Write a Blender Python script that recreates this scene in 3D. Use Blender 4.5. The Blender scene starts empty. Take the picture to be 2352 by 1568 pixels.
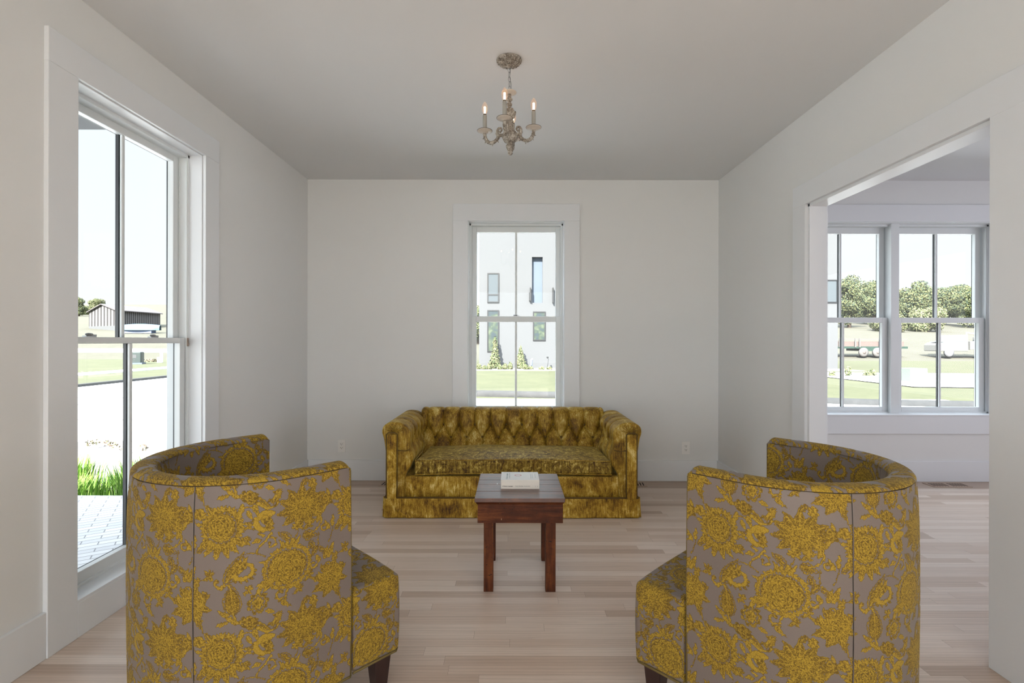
import bpy, math, random
import numpy as np
from mathutils import Vector, Matrix
PI = math.pi
random.seed(7)
rng = np.random.default_rng(11)
S = bpy.context.scene
COL = S.collection

# ---------------------------------------------------------------- camera
CAMH = 1.268
cam_d = bpy.data.cameras.new('camera'); cam = bpy.data.objects.new('camera', cam_d); COL.objects.link(cam)
cam.location = (0, 0, CAMH); cam.rotation_euler = (PI/2, math.radians(-0.12), 0)
cam_d.sensor_width = 36; cam_d.lens = 1140/2352*36; cam_d.clip_start = 0.05; cam_d.clip_end = 600
S.camera = cam

# ---------------------------------------------------------------- exposure
S.view_settings.view_transform = 'Standard'; S.view_settings.look = 'None'
S.view_settings.gamma = 1.0; S.view_settings.exposure = 0.0; S.view_settings.use_curve_mapping = False
S.cycles.max_bounces = 10; S.cycles.diffuse_bounces = 6; S.cycles.transparent_max_bounces = 16
S.cycles.sample_clamp_indirect = 6.0; S.cycles.caustics_reflective = False; S.cycles.caustics_refractive = False
S.cycles.use_denoising = True

# ---------------------------------------------------------------- world: pale hazy summer sky, brighter round the sun
SUN_DIR = Vector((-0.30, -0.75, 0.62)).normalized()
W = bpy.data.worlds.new('sky'); S.world = W; W.use_nodes = True
nt = W.node_tree; nt.nodes.clear()
tc = nt.nodes.new('ShaderNodeTexCoord'); sp = nt.nodes.new('ShaderNodeSeparateXYZ'); nt.links.new(tc.outputs['Generated'], sp.inputs[0])
cr = nt.nodes.new('ShaderNodeValToRGB'); nt.links.new(sp.outputs['Z'], cr.inputs[0])
cr.color_ramp.elements[0].position = 0.0; cr.color_ramp.elements[0].color = (0.93, 0.97, 1.0, 1)
cr.color_ramp.elements[1].position = 0.75; cr.color_ramp.elements[1].color = (0.80, 0.90, 1.0, 1)
dt = nt.nodes.new('ShaderNodeVectorMath'); dt.operation = 'DOT_PRODUCT'; nt.links.new(tc.outputs['Generated'], dt.inputs[0]); dt.inputs[1].default_value = SUN_DIR
mr = nt.nodes.new('ShaderNodeMapRange'); nt.links.new(dt.outputs['Value'], mr.inputs[0])
mr.inputs[1].default_value = -0.1; mr.inputs[2].default_value = 1.0; mr.inputs[3].default_value = 1.13; mr.inputs[4].default_value = 4.5
hz = nt.nodes.new('ShaderNodeMapRange'); nt.links.new(sp.outputs['Z'], hz.inputs[0]); hz.inputs[1].default_value = 0.38; hz.inputs[2].default_value = 0.9; hz.inputs[3].default_value = 1.0; hz.inputs[4].default_value = 3.4
mm = nt.nodes.new('ShaderNodeMath'); mm.operation = 'MULTIPLY'; nt.links.new(mr.outputs[0], mm.inputs[0]); nt.links.new(hz.outputs[0], mm.inputs[1])
bg = nt.nodes.new('ShaderNodeBackground'); nt.links.new(cr.outputs[0], bg.inputs[0]); nt.links.new(mm.outputs[0], bg.inputs[1])
wo = nt.nodes.new('ShaderNodeOutputWorld'); nt.links.new(bg.outputs[0], wo.inputs[0])

# ---------------------------------------------------------------- sun and added interior fill lights
def light(name, kind, loc, energy, color=(1, 1, 1), aim=None, **kw):
    d = bpy.data.lights.new(name, kind); d.energy = energy; d.color = color
    for k, v in kw.items(): setattr(d, k, v)
    o = bpy.data.objects.new(name, d); COL.objects.link(o); o.location = loc
    if aim is not None: o.rotation_euler = Vector(aim).to_track_quat('-Z', 'Y').to_euler()
    return o
light('sun', 'SUN', (0, 0, 20), 32.0, (1.0, 0.96, 0.88), aim=-SUN_DIR, angle=math.radians(0.6))
# unseen area lights added to brighten the interior: rear, next room, left wall
light('rear_fill', 'AREA', (-0.1, -3.85, 1.5), 27, (0.79, 0.915, 1.0), aim=(0, 1, 0.05), shape='RECTANGLE', size=3.0, size_y=2.2)
light('side_room_fill', 'AREA', (6.0, 1.6, 1.5), 70, (0.88, 0.89, 1.0), aim=(-1, 0.15, 0), shape='RECTANGLE', size=3.4, size_y=2.0)
light('left_fill', 'AREA', (-1.80, -1.9, 1.35), 15, (0.80, 0.92, 1.0), aim=(1, 0.25, 0.0), shape='RECTANGLE', size=1.6, size_y=2.1)

# ================================================================= helpers
def tag(o, label=None, cat=None, group=None, kind=None):
    if label: o['label'] = label
    if cat: o['category'] = cat
    if group: o['group'] = group
    if kind: o['kind'] = kind
    return o
def empty(name, loc=(0, 0, 0), rz=0, parent=None):
    o = bpy.data.objects.new(name, None); COL.objects.link(o); o.location = loc; o.rotation_euler = (0, 0, rz)
    if parent: o.parent = parent
    return o
def link_mesh(name, me, mats, parent=None, loc=None):
    o = bpy.data.objects.new(name, me); COL.objects.link(o)
    if mats is not None:
        for m in (mats if isinstance(mats, (list, tuple)) else [mats]): me.materials.append(m)
    if parent: o.parent = parent
    if loc: o.location = loc
    return o
def np_mesh(name, V, F, mats, parent=None, smooth=True, attr=None, loc=None, mi=None):
    """V (n,3), F (m,4) or (m,3) int arrays"""
    V = np.asarray(V, dtype=np.float32); F = np.asarray(F, dtype=np.int32)
    me = bpy.data.meshes.new(name); n, m, k = len(V), len(F), F.shape[1]
    me.vertices.add(n); me.vertices.foreach_set('co', V.ravel())
    me.loops.add(m*k); me.loops.foreach_set('vertex_index', F.ravel())
    me.polygons.add(m); me.polygons.foreach_set('loop_start', np.arange(0, m*k, k, dtype=np.int32))
    me.polygons.foreach_set('loop_total', np.full(m, k, dtype=np.int32))
    if smooth: me.polygons.foreach_set('use_smooth', np.ones(m, dtype=bool))
    if mi is not None: me.polygons.foreach_set('material_index', np.asarray(mi, dtype=np.int32))
    me.update(calc_edges=True); me.validate()
    if attr:
        for an, av in attr.items():
            a = me.attributes.new(an, 'FLOAT', 'POINT'); a.data.foreach_set('value', np.asarray(av, dtype=np.float32).ravel())
    return link_mesh(name, me, mats, parent, loc)
def grid_faces(nu, nv, off=0, flip=False, wrap_u=False):
    i = np.arange(nu if wrap_u else nu-1)[:, None]; j = np.arange(nv-1)[None, :]
    i2 = (i+1) % nu
    a = i*nv+j; b = i2*nv+j; c = i2*nv+j+1; d = i*nv+j+1
    f = np.stack([a, b, c, d], -1).reshape(-1, 4)+off
    return f[:, ::-1] if flip else f
class MB:
    """collects shapes into one mesh"""
    def __init__(s): s.v = []; s.f = []; s.m = []; s.sm = []
    def add(s, vs, fs, mi=0, sm=False, M=None):
        o = len(s.v)
        for v in vs:
            v = Vector(v)
            if M is not None: v = M @ v
            s.v.append(tuple(v))
        for f in fs: s.f.append(tuple(i+o for i in f)); s.m.append(mi); s.sm.append(sm)
        return s
    def box(s, x0, x1, y0, y1, z0, z1, mi=0, M=None):
        vs = [(x0, y0, z0), (x1, y0, z0), (x1, y1, z0), (x0, y1, z0), (x0, y0, z1), (x1, y0, z1), (x1, y1, z1), (x0, y1, z1)]
        fs = [(0, 3, 2, 1), (4, 5, 6, 7), (0, 1, 5, 4), (1, 2, 6, 5), (2, 3, 7, 6), (3, 0, 4, 7)]
        return s.add(vs, fs, mi, False, M)
    def taper(s, c, h0, h1, z0, z1, mi=0, M=None):
        vs = [(c[0]+sx*h[0], c[1]+sy*h[1], z) for h, z in ((h0, z0), (h1, z1)) for sx, sy in ((-1, -1), (1, -1), (1, 1), (-1, 1))]
        return s.add(vs, [(0, 3, 2, 1), (4, 5, 6, 7), (0, 1, 5, 4), (1, 2, 6, 5), (2, 3, 7, 6), (3, 0, 4, 7)], mi, False, M)
    def lathe(s, prof, n=24, c=(0, 0), mi=0, sm=True, M=None, mod=None):
        vs = []; fs = []
        for k in range(n):
            a = 2*PI*k/n
            for j, (r, z) in enumerate(prof):
                rr = r*(mod(a, z) if mod else 1)
                vs.append((c[0]+rr*math.cos(a), c[1]+rr*math.sin(a), z))
        L = len(prof)
        for k in range(n):
            for j in range(L-1): fs.append((k*L+j, ((k+1) % n)*L+j, ((k+1) % n)*L+j+1, k*L+j+1))
        return s.add(vs, fs, mi, sm, M)
    def tube(s, pts, r, n=8, mi=0, closed=False, M=None, caps=True):
        P = [Vector(p) for p in pts]; N = len(P); vs = []; fs = []
        rs = r if isinstance(r, (list, tuple)) else [r]*N
        up = None
        for i in range(N):
            if closed: t = (P[(i+1) % N]-P[i-1])
            else: t = P[min(i+1, N-1)]-P[max(i-1, 0)]
            if t.length < 1e-9: t = Vector((0, 0, 1))
            t.normalize()
            if up is None:
                up = Vector((0, 0, 1)) if abs(t.z) < 0.9 else Vector((1, 0, 0))
            a = (up - t*up.dot(t))
            if a.length < 1e-6: a = t.orthogonal()
            a.normalize(); b = t.cross(a); up = a
            for k in range(n):
                q = 2*PI*k/n; vs.append(tuple(P[i]+a*(rs[i]*math.cos(q))+b*(rs[i]*math.sin(q))))
        for i in range(N if closed else N-1):
            j = (i+1) % N
            for k in range(n): fs.append((i*n+k, i*n+(k+1) % n, j*n+(k+1) % n, j*n+k))
        if caps and not closed: fs.append(tuple(range(n))[::-1]); fs.append(tuple((N-1)*n+k for k in range(n)))
        return s.add(vs, fs, mi, True, M)
    def prism(s, poly, z0, z1, mi=0, M=None):
        n = len(poly); vs = [(x, y, z0) for x, y in poly]+[(x, y, z1) for x, y in poly]
        fs = [tuple(range(n))[::-1], tuple(range(n, 2*n))]+[(i, (i+1) % n, n+(i+1) % n, n+i) for i in range(n)]
        return s.add(vs, fs, mi, False, M)
    def sphere(s, c, r, nu=12, nv=8, mi=0, M=None, sc=(1, 1, 1)):
        vs = []; fs = []
        for i in range(nu):
            for j in range(nv+1):
                a = 2*PI*i/nu; b = -PI/2+PI*j/nv
                vs.append((c[0]+sc[0]*r*math.cos(b)*math.cos(a), c[1]+sc[1]*r*math.cos(b)*math.sin(a), c[2]+sc[2]*r*math.sin(b)))
        for i in range(nu):
            for j in range(nv): fs.append((i*(nv+1)+j, ((i+1) % nu)*(nv+1)+j, ((i+1) % nu)*(nv+1)+j+1, i*(nv+1)+j+1))
        return s.add(vs, fs, mi, True, M)
    def build(s, name, mats, parent=None, bevel=0, loc=None, seg=2):
        me = bpy.data.meshes.new(name); me.from_pydata(s.v, [], s.f); me.update()
        me.polygons.foreach_set('material_index', s.m); me.polygons.foreach_set('use_smooth', s.sm); me.update()
        o = link_mesh(name, me, mats, parent, loc)
        if bevel:
            b = o.modifiers.new('bevel', 'BEVEL'); b.width = bevel; b.segments = seg; b.limit_method = 'ANGLE'; b.angle_limit = math.radians(40)
        return o
def structure(o, label=None): o['kind'] = 'structure'; (label and o.__setitem__('label', label)); return o

# ================================================================= materials
class NT:
    def __init__(s, name):
        s.m = bpy.data.materials.new(name); s.m.use_nodes = True; s.t = s.m.node_tree; s.p = s.t.nodes['Principled BSDF']
    def n(s, typ, ins=None, **kw):
        nd = s.t.nodes.new(typ)
        for k, v in kw.items(): setattr(nd, k, v)
        for k, v in (ins or {}).items():
            if isinstance(v, bpy.types.NodeSocket): s.t.links.new(v, nd.inputs[k])
            else: nd.inputs[k].default_value = v
        return nd
    def l(s, a, b): s.t.links.new(a, b)
    def coord(s, scale=(1, 1, 1), rot=(0, 0, 0)):
        c = s.n('ShaderNodeTexCoord'); return s.n('ShaderNodeMapping', {'Vector': c.outputs['Object'], 'Scale': scale, 'Rotation': rot}).outputs[0]
    def noise(s, vec, scale, detail=4, rough=0.6, dist=0):
        return s.n('ShaderNodeTexNoise', {'Vector': vec, 'Scale': scale, 'Detail': detail, 'Roughness': rough, 'Distortion': dist}).outputs['Fac']
    def ramp(s, fac, stops):
        r = s.n('ShaderNodeValToRGB', {'Fac': fac}); e = r.color_ramp.elements
        while len(e) < len(stops): e.new(0.5)
        for i, (p, c) in enumerate(stops): e[i].position = p; e[i].color = (*c, 1) if len(c) == 3 else c
        return r.outputs['Color']
    def mix(s, f, a, b, mode='MIX'):
        m = s.n('ShaderNodeMix', data_type='RGBA', blend_type=mode)
        for i, v in ((0, f), (6, a), (7, b)):
            if isinstance(v, bpy.types.NodeSocket): s.l(v, m.inputs[i])
            else: m.inputs[i].default_value = (*v, 1) if isinstance(v, tuple) and len(v) == 3 else v
        return m.outputs[2]
    def math(s, op, a, b=0.0, c=0.0):
        m = s.n('ShaderNodeMath', operation=op)
        for i, v in enumerate((a, b, c)):
            if isinstance(v, bpy.types.NodeSocket): s.l(v, m.inputs[i])
            else: m.inputs[i].default_value = v
        return m.outputs[0]
    def bump(s, h, strength=0.3, dist=0.002):
        b = s.n('ShaderNodeBump', {'Height': h, 'Strength': strength, 'Distance': dist}); s.l(b.outputs[0], s.p.inputs['Normal']); return s
    def set(s, **kw):
        for k, v in kw.items():
            i = s.p.inputs[k.replace('_', ' ')]
            if isinstance(v, bpy.types.NodeSocket): s.l(v, i)
            else: i.default_value = (*v, 1) if isinstance(v, tuple) and len(v) == 3 else v
        return s
def plain(name, c, rough=0.5, var=0.0, scale=20, bump=0.0, bs=200, **kw):
    n = NT(name); co = n.coord()
    if var: n.set(Base_Color=n.mix(n.noise(co, scale), tuple(x*(1-var) for x in c), tuple(min(1, x*(1+var)) for x in c)))
    else: n.set(Base_Color=c)
    n.set(Roughness=rough, **kw)
    if bump: n.bump(n.noise(co, bs), bump, 0.001)
    return n.m
M = {}
M['wall'] = plain('wall_paint', (0.735, 0.74, 0.735), 0.75, 0.012, 3, 0.12, 260)
M['ceil'] = plain('ceiling_paint', (0.67, 0.68, 0.69), 0.85, 0.01, 2, 0.1, 200)
M['trim'] = plain('trim_paint', (0.74, 0.76, 0.785), 0.35, 0.01, 4)
M['sash'] = plain('sash_vinyl', (0.72, 0.75, 0.76), 0.4)
M['black'] = plain('black_aluminium', (0.02, 0.022, 0.026), 0.4)
M['metal'] = plain('grey_metal', (0.35, 0.36, 0.37), 0.35, Metallic=0.8)
M['outlet'] = plain('outlet_plastic', (0.82, 0.81, 0.79), 0.4)
M['hole'] = plain('dark_slot', (0.012, 0.010, 0.009), 0.9)
M['white_ext'] = plain('white_stucco', (0.0634, 0.0652, 0.0689), 0.9, 0.01, 2)

def glass_mat(name, tint=(1, 1, 1), ior=0.018, emit=None):
    n = NT(name); t = n.t; t.nodes.remove(n.p); out = t.nodes['Material Output']
    tr = n.n('ShaderNodeBsdfTransparent', {'Color': (*tint, 1)}); gl = n.n('ShaderNodeBsdfGlossy', {'Color': (1, 1, 1, 1), 'Roughness': 0.0})
    lw = n.n('ShaderNodeLayerWeight', {'Blend': 0.5}); fr = n.math('MULTIPLY_ADD', n.math('POWER', lw.outputs['Facing'], 5.0), 0.9, ior); mx = n.n('ShaderNodeMixShader', {0: fr, 1: tr.outputs[0], 2: gl.outputs[0]})
    o = mx.outputs[0]
    if emit:
        em = n.n('ShaderNodeEmission', {'Color': (*emit[0], 1), 'Strength': emit[1]}); ad = n.n('ShaderNodeAddShader', {0: o, 1: em.outputs[0]}); o = ad.outputs[0]
    n.l(o, out.inputs[0]); return n.m
M['glass'] = glass_mat('window_glass', (0.96, 0.985, 0.98))

def floor_mat():
    n = NT('oak_strip_floor'); c = n.n('ShaderNodeTexCoord'); s = n.n('ShaderNodeSeparateXYZ', {0: c.outputs['Object']})
    x, y = s.outputs[0], s.outputs[1]
    yr = n.math('DIVIDE', y, 0.0572); row = n.math('FLOOR', yr); fy = n.math('FRACT', yr)
    rn = n.n('ShaderNodeTexWhiteNoise', {'W': row}, noise_dimensions='1D').outputs['Value']
    xl = n.math('ADD', n.math('DIVIDE', x, 0.92), n.math('MULTIPLY', rn, 17.3)); pl = n.math('FLOOR', xl); fx = n.math('FRACT', xl)
    cv = n.n('ShaderNodeCombineXYZ', {0: pl, 1: row, 2: 0.0}); rnd = n.n('ShaderNodeTexWhiteNoise', {'Vector': cv.outputs[0]}, noise_dimensions='3D')
    r1 = rnd.outputs['Value']; rc = n.n('ShaderNodeSeparateColor', {0: rnd.outputs['Color']})
    base = n.ramp(r1, [(0.0, (0.54, 0.415, 0.33)), (0.15, (0.67, 0.54, 0.45)), (0.6, (0.73, 0.61, 0.525)), (1.0, (0.80, 0.69, 0.605))])
    gv = n.n('ShaderNodeCombineXYZ', {0: n.math('MULTIPLY', x, 1.6), 1: n.math('ADD', n.math('MULTIPLY', y, 34.0), n.math('MULTIPLY', r1, 91.0)), 2: n.math('MULTIPLY', rc.outputs[1], 13.0)})
    g1 = n.noise(gv.outputs[0], 1.9, 6, 0.65, 0.7)
    gv2 = n.n('ShaderNodeCombineXYZ', {0: n.math('MULTIPLY', x, 5.0), 1: n.math('ADD', n.math('MULTIPLY', y, 260.0), n.math('MULTIPLY', r1, 55.0)), 2: 0.0})
    g2 = n.noise(gv2.outputs[0], 2.0, 3, 0.6)
    wv = n.n('ShaderNodeTexWave', {'Vector': gv.outputs[0], 'Scale': 0.55, 'Distortion': 7.0, 'Detail': 2.0, 'Detail Scale': 0.7}, bands_direction='Y').outputs['Fac']
    col = n.mix(0.5, base, n.ramp(g1, [(0.25, (0.66, 0.65, 0.64)), (0.75, (1.0, 1.0, 1.0))]), 'MULTIPLY')
    col = n.mix(0.28, col, n.ramp(wv, [(0.0, (0.62, 0.57, 0.52)), (0.35, (1, 1, 1))]), 'MULTIPLY')
    col = n.mix(0.25, col, n.ramp(g2, [(0.3, (0.68, 0.66, 0.64)), (0.6, (1, 1, 1))]), 'MULTIPLY')
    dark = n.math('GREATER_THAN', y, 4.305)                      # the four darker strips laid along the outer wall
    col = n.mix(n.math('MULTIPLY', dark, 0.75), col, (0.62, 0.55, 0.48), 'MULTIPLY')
    e1 = n.math('LESS_THAN', fy, 0.018); e2 = n.math('LESS_THAN', fx, 0.0016); e = n.math('MAXIMUM', e1, e2)
    col = n.mix(n.math('MULTIPLY', e, 0.55), col, (0.20, 0.13, 0.09))
    n.set(Base_Color=col, Roughness=n.math('ADD', 0.34, n.math('MULTIPLY', g2, 0.14)))
    n.p.inputs['Specular IOR Level'].default_value = 0.5
    h = n.math('SUBTRACT', n.math('MULTIPLY', g2, 0.25), e); n.bump(h, 0.25, 0.0006); return n.m
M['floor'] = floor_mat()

def damask_mat():
    n = NT('damask_fabric'); a = n.n('ShaderNodeAttribute', attribute_name='weave').outputs['Fac']
    co = n.coord(); fine = n.noise(co, 900, 2, 0.6); big = n.noise(co, 14, 3)
    th = n.n('ShaderNodeSeparateXYZ', {0: n.coord((1, 1, 1))}).outputs[2]
    taupe = n.mix(fine, (0.138, 0.110, 0.096), (0.210, 0.172, 0.152))
    yel = n.mix(n.math('MULTIPLY', fine, 0.8), n.mix(big, (0.300, 0.185, 0.012), (0.355, 0.225, 0.018)), (0.47, 0.32, 0.040))
    low = n.mix(0.80, yel, (0.075, 0.040, 0.008))
    yy = n.mix(n.n('ShaderNodeMapRange', {0: a, 1: 0.42, 2: 0.80}).outputs[0], low, yel)
    m = n.n('ShaderNodeMapRange', {0: a, 1: 0.16, 2: 0.34}).outputs[0]
    dk = n.n('ShaderNodeMapRange', {0: a, 1: -0.15, 2: -0.55}).outputs[0]
    n.set(Base_Color=n.mix(dk, n.mix(m, taupe, yy), (0.02, 0.014, 0.010)), Roughness=n.mix(m, (0.45, 0.45, 0.45), (0.85, 0.85, 0.85)))
    n.set(Sheen_Weight=0.06, Sheen_Roughness=0.5); n.p.inputs['Specular IOR Level'].default_value = 0.3
    n.bump(n.math('ADD', n.math('MULTIPLY', fine, 0.35), n.math('MULTIPLY', a, 0.8)), 0.5, 0.0012); return n.m
M['damask'] = damask_mat()
M['welt'] = plain('dark_seam_cord', (0.085, 0.062, 0.045), 0.8, 0.3, 60)
M['leg_dark'] = plain('espresso_wood', (0.028, 0.012, 0.010), 0.3, 0.3, 12)

def velvet_mat(name, crushed=False, lift=1.0):
    n = NT(name)
    st = n.noise(n.coord((34, 34, 3.0)), 4.0, 5, 0.7); bl = n.noise(n.coord((1, 1, 0.8)), 8.5 if not crushed else 26, 6, 0.72, 0.9 if crushed else 0.4)
    fn = n.noise(n.coord((1, 1, 0.35)), 420, 3, 0.7)
    f = n.math('ADD', n.math('MULTIPLY', st, 0.34), n.math('ADD', n.math('MULTIPLY', bl, 0.50), n.math('MULTIPLY', fn, 0.16)))
    a = [(0.39, (0.038, 0.013, 0.0015)), (0.47, (0.19, 0.098, 0.006)), (0.54, (0.38, 0.235, 0.023)), (0.62, (0.66, 0.54, 0.22))]
    if crushed: a = [(0.42, (0.032, 0.010, 0.0012)), (0.49, (0.18, 0.105, 0.010)), (0.545, (0.33, 0.225, 0.030)), (0.60, (0.80, 0.62, 0.20))]
    c = n.ramp(f, [(p, tuple(min(1, v*lift) for v in cc)) for p, cc in a])
    n.set(Base_Color=c, Roughness=0.55, Sheen_Weight=0.22, Sheen_Roughness=0.35, Sheen_Tint=(0.90, 0.75, 0.32))
    n.p.inputs['Specular IOR Level'].default_value = 0.25
    n.bump(n.math('ADD', st, fn), 0.35, 0.0015); return n.m
M['velvet'] = velvet_mat('olive_gold_velvet'); M['velvet_crushed'] = velvet_mat('crushed_gold_velvet', True); M['velvet_light'] = velvet_mat('pale_nap_gold_velvet', False, 1.22)
M['velvet_dark'] = plain('brown_velvet_cord', (0.10, 0.055, 0.007), 0.8, 0.3, 40)
def tablewood(name, top):
    n = NT(name); ax = (3, 60, 60) if top else (60, 60, 4)
    if name == 'apron_wood': ax = (4, 60, 60)
    g = n.noise(n.coord(ax), 1.0, 6, 0.7, 0.4); b = n.noise(n.coord(), 9, 4); sp = n.noise(n.coord((1, 2.2, 2.2)), 55, 2, 0.5)
    f = n.math('ADD', n.math('MULTIPLY', g, 0.6), n.math('MULTIPLY', b, 0.4))
    c = n.ramp(f, [(0.3, (0.014, 0.003, 0.0012)), (0.5, (0.080, 0.019, 0.0045)), (0.68, (0.19, 0.058, 0.014))])
    c = n.mix(n.n('ShaderNodeMapRange', {0: sp, 1: 0.66, 2: 0.74}).outputs[0], c, (0.012, 0.005, 0.004))
    s2 = n.noise(n.coord((1, 1, 0.3)), 70, 1, 0.3)
    c = n.mix(n.n('ShaderNodeMapRange', {0: s2, 1: 0.835, 2: 0.845}).outputs[0], c, (0.38, 0.23, 0.13))
    n.set(Base_Color=c, Roughness=0.34 if top else 0.5); n.p.inputs['Specular IOR Level'].default_value = 0.7 if top else 0.22
    if top: n.set(Coat_Weight=0.45, Coat_Roughness=0.25)
    n.bump(n.math('SUBTRACT', g, n.math('MULTIPLY', sp, 0.8)), 0.45, 0.0012); return n.m
M['tabletop'] = tablewood('tabletop_wood', True); M['tablewood'] = tablewood('table_leg_wood', False); M['apron'] = tablewood('apron_wood', False)
def chand_mat():
    n = NT('antique_cream_paint'); a = n.noise(n.coord(), 150, 4, 0.7); b = n.noise(n.coord(), 35, 3)
    f = n.math('ADD', n.math('MULTIPLY', a, 0.6), n.math('MULTIPLY', b, 0.4))
    n.set(Base_Color=n.ramp(f, [(0.36, (0.075, 0.058, 0.042)), (0.47, (0.23, 0.20, 0.165)), (0.58, (0.46, 0.43, 0.38)), (0.75, (0.66, 0.63, 0.58))]), Roughness=0.55)
    n.bump(a, 0.8, 0.003); return n.m
M['chand'] = chand_mat()
M['pan'] = plain('cream_pan', (0.52, 0.47, 0.41), 0.35, 0.15, 60)
M['sleeve'] = plain('grey_candle_sleeve', (0.33, 0.32, 0.29), 0.55, 0.12, 40)
M['bulb'] = glass_mat('bulb_glass', (1.0, 0.93, 0.88), 0.02, ((1.0, 0.62, 0.36), 0.10))
def emit(name, c, s):
    n = NT(name); n.set(Base_Color=c, Emission_Color=c, Emission_Strength=s); return n.m
M['filament'] = emit('glowing_filament', (1.0, 0.80, 0.52), 9.0)

# ================================================================= room shell
XL, XR, YB, YR, ZC = -1.868, 1.884, 4.531, -4.0, 2.743
XR2, XE = 1.991, 6.2                    # far face of the partition, outer wall of the next room
TW = 0.20                               # outer wall thickness
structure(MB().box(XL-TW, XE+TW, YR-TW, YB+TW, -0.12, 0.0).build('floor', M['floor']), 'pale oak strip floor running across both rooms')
structure(MB().box(XL-TW, XE+TW, YR-TW, YB+TW, ZC, ZC+0.18).build('ceiling', M['ceil']), 'smooth off-white painted ceiling')
OW = 0.878                              # window opening width
LW_Y0, LW_Y1, LW_Z0, LW_Z1 = 2.115, 2.993, 0.147, 2.386
BW_C, BW_Z0, BW_Z1 = 0.037, 0.600, 2.366
DW_X0, DW_X1 = 2.647, 4.425
OP_Y0, OP_Y1, OP_Z = 1.939, 3.162, 2.147
w = MB().box(XL-TW, XL, YR, LW_Y0, 0, ZC).box(XL-TW, XL, LW_Y1, YB, 0, ZC).box(XL-TW, XL, LW_Y0, LW_Y1, 0, LW_Z0).box(XL-TW, XL, LW_Y0, LW_Y1, LW_Z1, ZC)
structure(w.build('wall_left', [M['wall']]))
bx0, bx1 = BW_C-OW/2, BW_C+OW/2
w = MB().box(XL-TW, bx0, YB, YB+TW, 0, ZC).box(bx1, DW_X0, YB, YB+TW, 0, ZC).box(DW_X1, XE+TW, YB, YB+TW, 0, ZC)
for a, b in ((bx0, bx1), (DW_X0, DW_X1)): w.box(a, b, YB, YB+TW, 0, BW_Z0).box(a, b, YB, YB+TW, BW_Z1, ZC)
structure(w.build('wall_back', [M['wall']]))
w = MB().box(XR, XR2, YR, OP_Y0, 0, ZC).box(XR, XR2, OP_Y1, YB, 0, ZC).box(XR, XR2, OP_Y0, OP_Y1, OP_Z, ZC)
structure(w.build('wall_right', [M['wall']]))
w = MB().box(XE, XE+TW, YR, YB, 0, ZC); structure(w.build('wall_far_right', [M['wall']]))
w = MB().box(XL-TW, -1.6, YR-TW, YR, 0, ZC).box(1.4, XE+TW, YR-TW, YR, 0, ZC).box(-1.6, 1.4, YR-TW, YR, 2.6, ZC)
structure(w.build('wall_rear', [M['wall']]))
# baseboards
def base(name, x0, x1, y0, y1):
    structure(MB().box(x0, x1, y0, y1, 0, 0.187).build(name, M['trim'], bevel=0.003))
CW = 0.138
base('baseboard_left', XL, XL+0.016, YR, LW_Y0-CW); base('baseboard_left_far', XL, XL+0.016, LW_Y1+CW, YB)
base('baseboard_back', XL+0.016, XR-0.016, YB-0.016, YB); base('baseboard_right', XR-0.016, XR, OP_Y1+CW, YB)
base('baseboard_right_near', XR-0.016, XR, YR, OP_Y0-CW)
base('baseboard_next_room', XR2, XE, YB-0.016, YB)
# cased opening
t = MB()
for X0, X1 in ((XR-0.02, XR), (XR2, XR2+0.02)):
    t.box(X0, X1, OP_Y0-CW, OP_Y0, 0, OP_Z).box(X0, X1, OP_Y1, OP_Y1+CW, 0, OP_Z).box(X0, X1, OP_Y0-CW, OP_Y1+CW, OP_Z, OP_Z+CW)
structure(t.build('trim_1', M['trim'], bevel=0.0015), 'white flat casing round the opening to the next room')
t = MB().box(XR, XR2, OP_Y0, OP_Y0+0.019, 0, OP_Z).box(XR, XR2, OP_Y1-0.019, OP_Y1, 0, OP_Z).box(XR, XR2, OP_Y0, OP_Y1, OP_Z-0.019, OP_Z)
for yy, sg in ((OP_Y0, 1), (OP_Y1, -1)):
    a, b = sorted((yy, yy+sg*0.013))
structure(t.build('trim_2', M['trim'], bevel=0.0015), 'white jamb lining inside the cased opening')

# ================================================================= windows (local x = width, y = outward, z = up)
def sash_unit(root, c, width, zb, zt, y, glass_z0, glass_z1, stile, mat_w=0.02, name='sash'):
    """one sash with its muntin and pane; c = centre x"""
    x0, x1 = c-width/2, c+width/2; D = 0.034
    s = MB()
    s.box(x0, x0+stile, y, y+D, zb, zt).box(x1-stile, x1, y, y+D, zb, zt)
    s.box(x0+stile, x1-stile, y, y+D, zb, glass_z0).box(x0+stile, x1-stile, y, y+D, glass_z1, zt)
    o = s.build(name, M['sash'], root, bevel=0.0025)
    # black exterior cladding
    e = MB(); y2 = y+D
    e.box(x0, x0+stile, y2, y2+0.006, zb, zt).box(x1-stile, x1, y2, y2+0.006, zb, zt)
    e.box(x0+stile, x1-stile, y2, y2+0.006, zb, glass_z0).box(x0+stile, x1-stile, y2, y2+0.006, glass_z1, zt)
    e.box(c-mat_w/2, c+mat_w/2, y+0.022, y2+0.004, glass_z0, glass_z1)
    e.build('exterior_cladding', M['black'], o)
    MB().box(c-mat_w/2, c+mat_w/2, y+0.003, y+0.016, glass_z0, glass_z1).build('muntin', M['sash'], o, bevel=0.004)
    g = MB().add([(x0+stile, y+0.019, glass_z0), (x1-stile, y+0.019, glass_z0), (x1-stile, y+0.019, glass_z1), (x0+stile, y+0.019, glass_z1)], [(0, 1, 2, 3)])
    g.build('pane', M['glass'], o)
    return o
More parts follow.
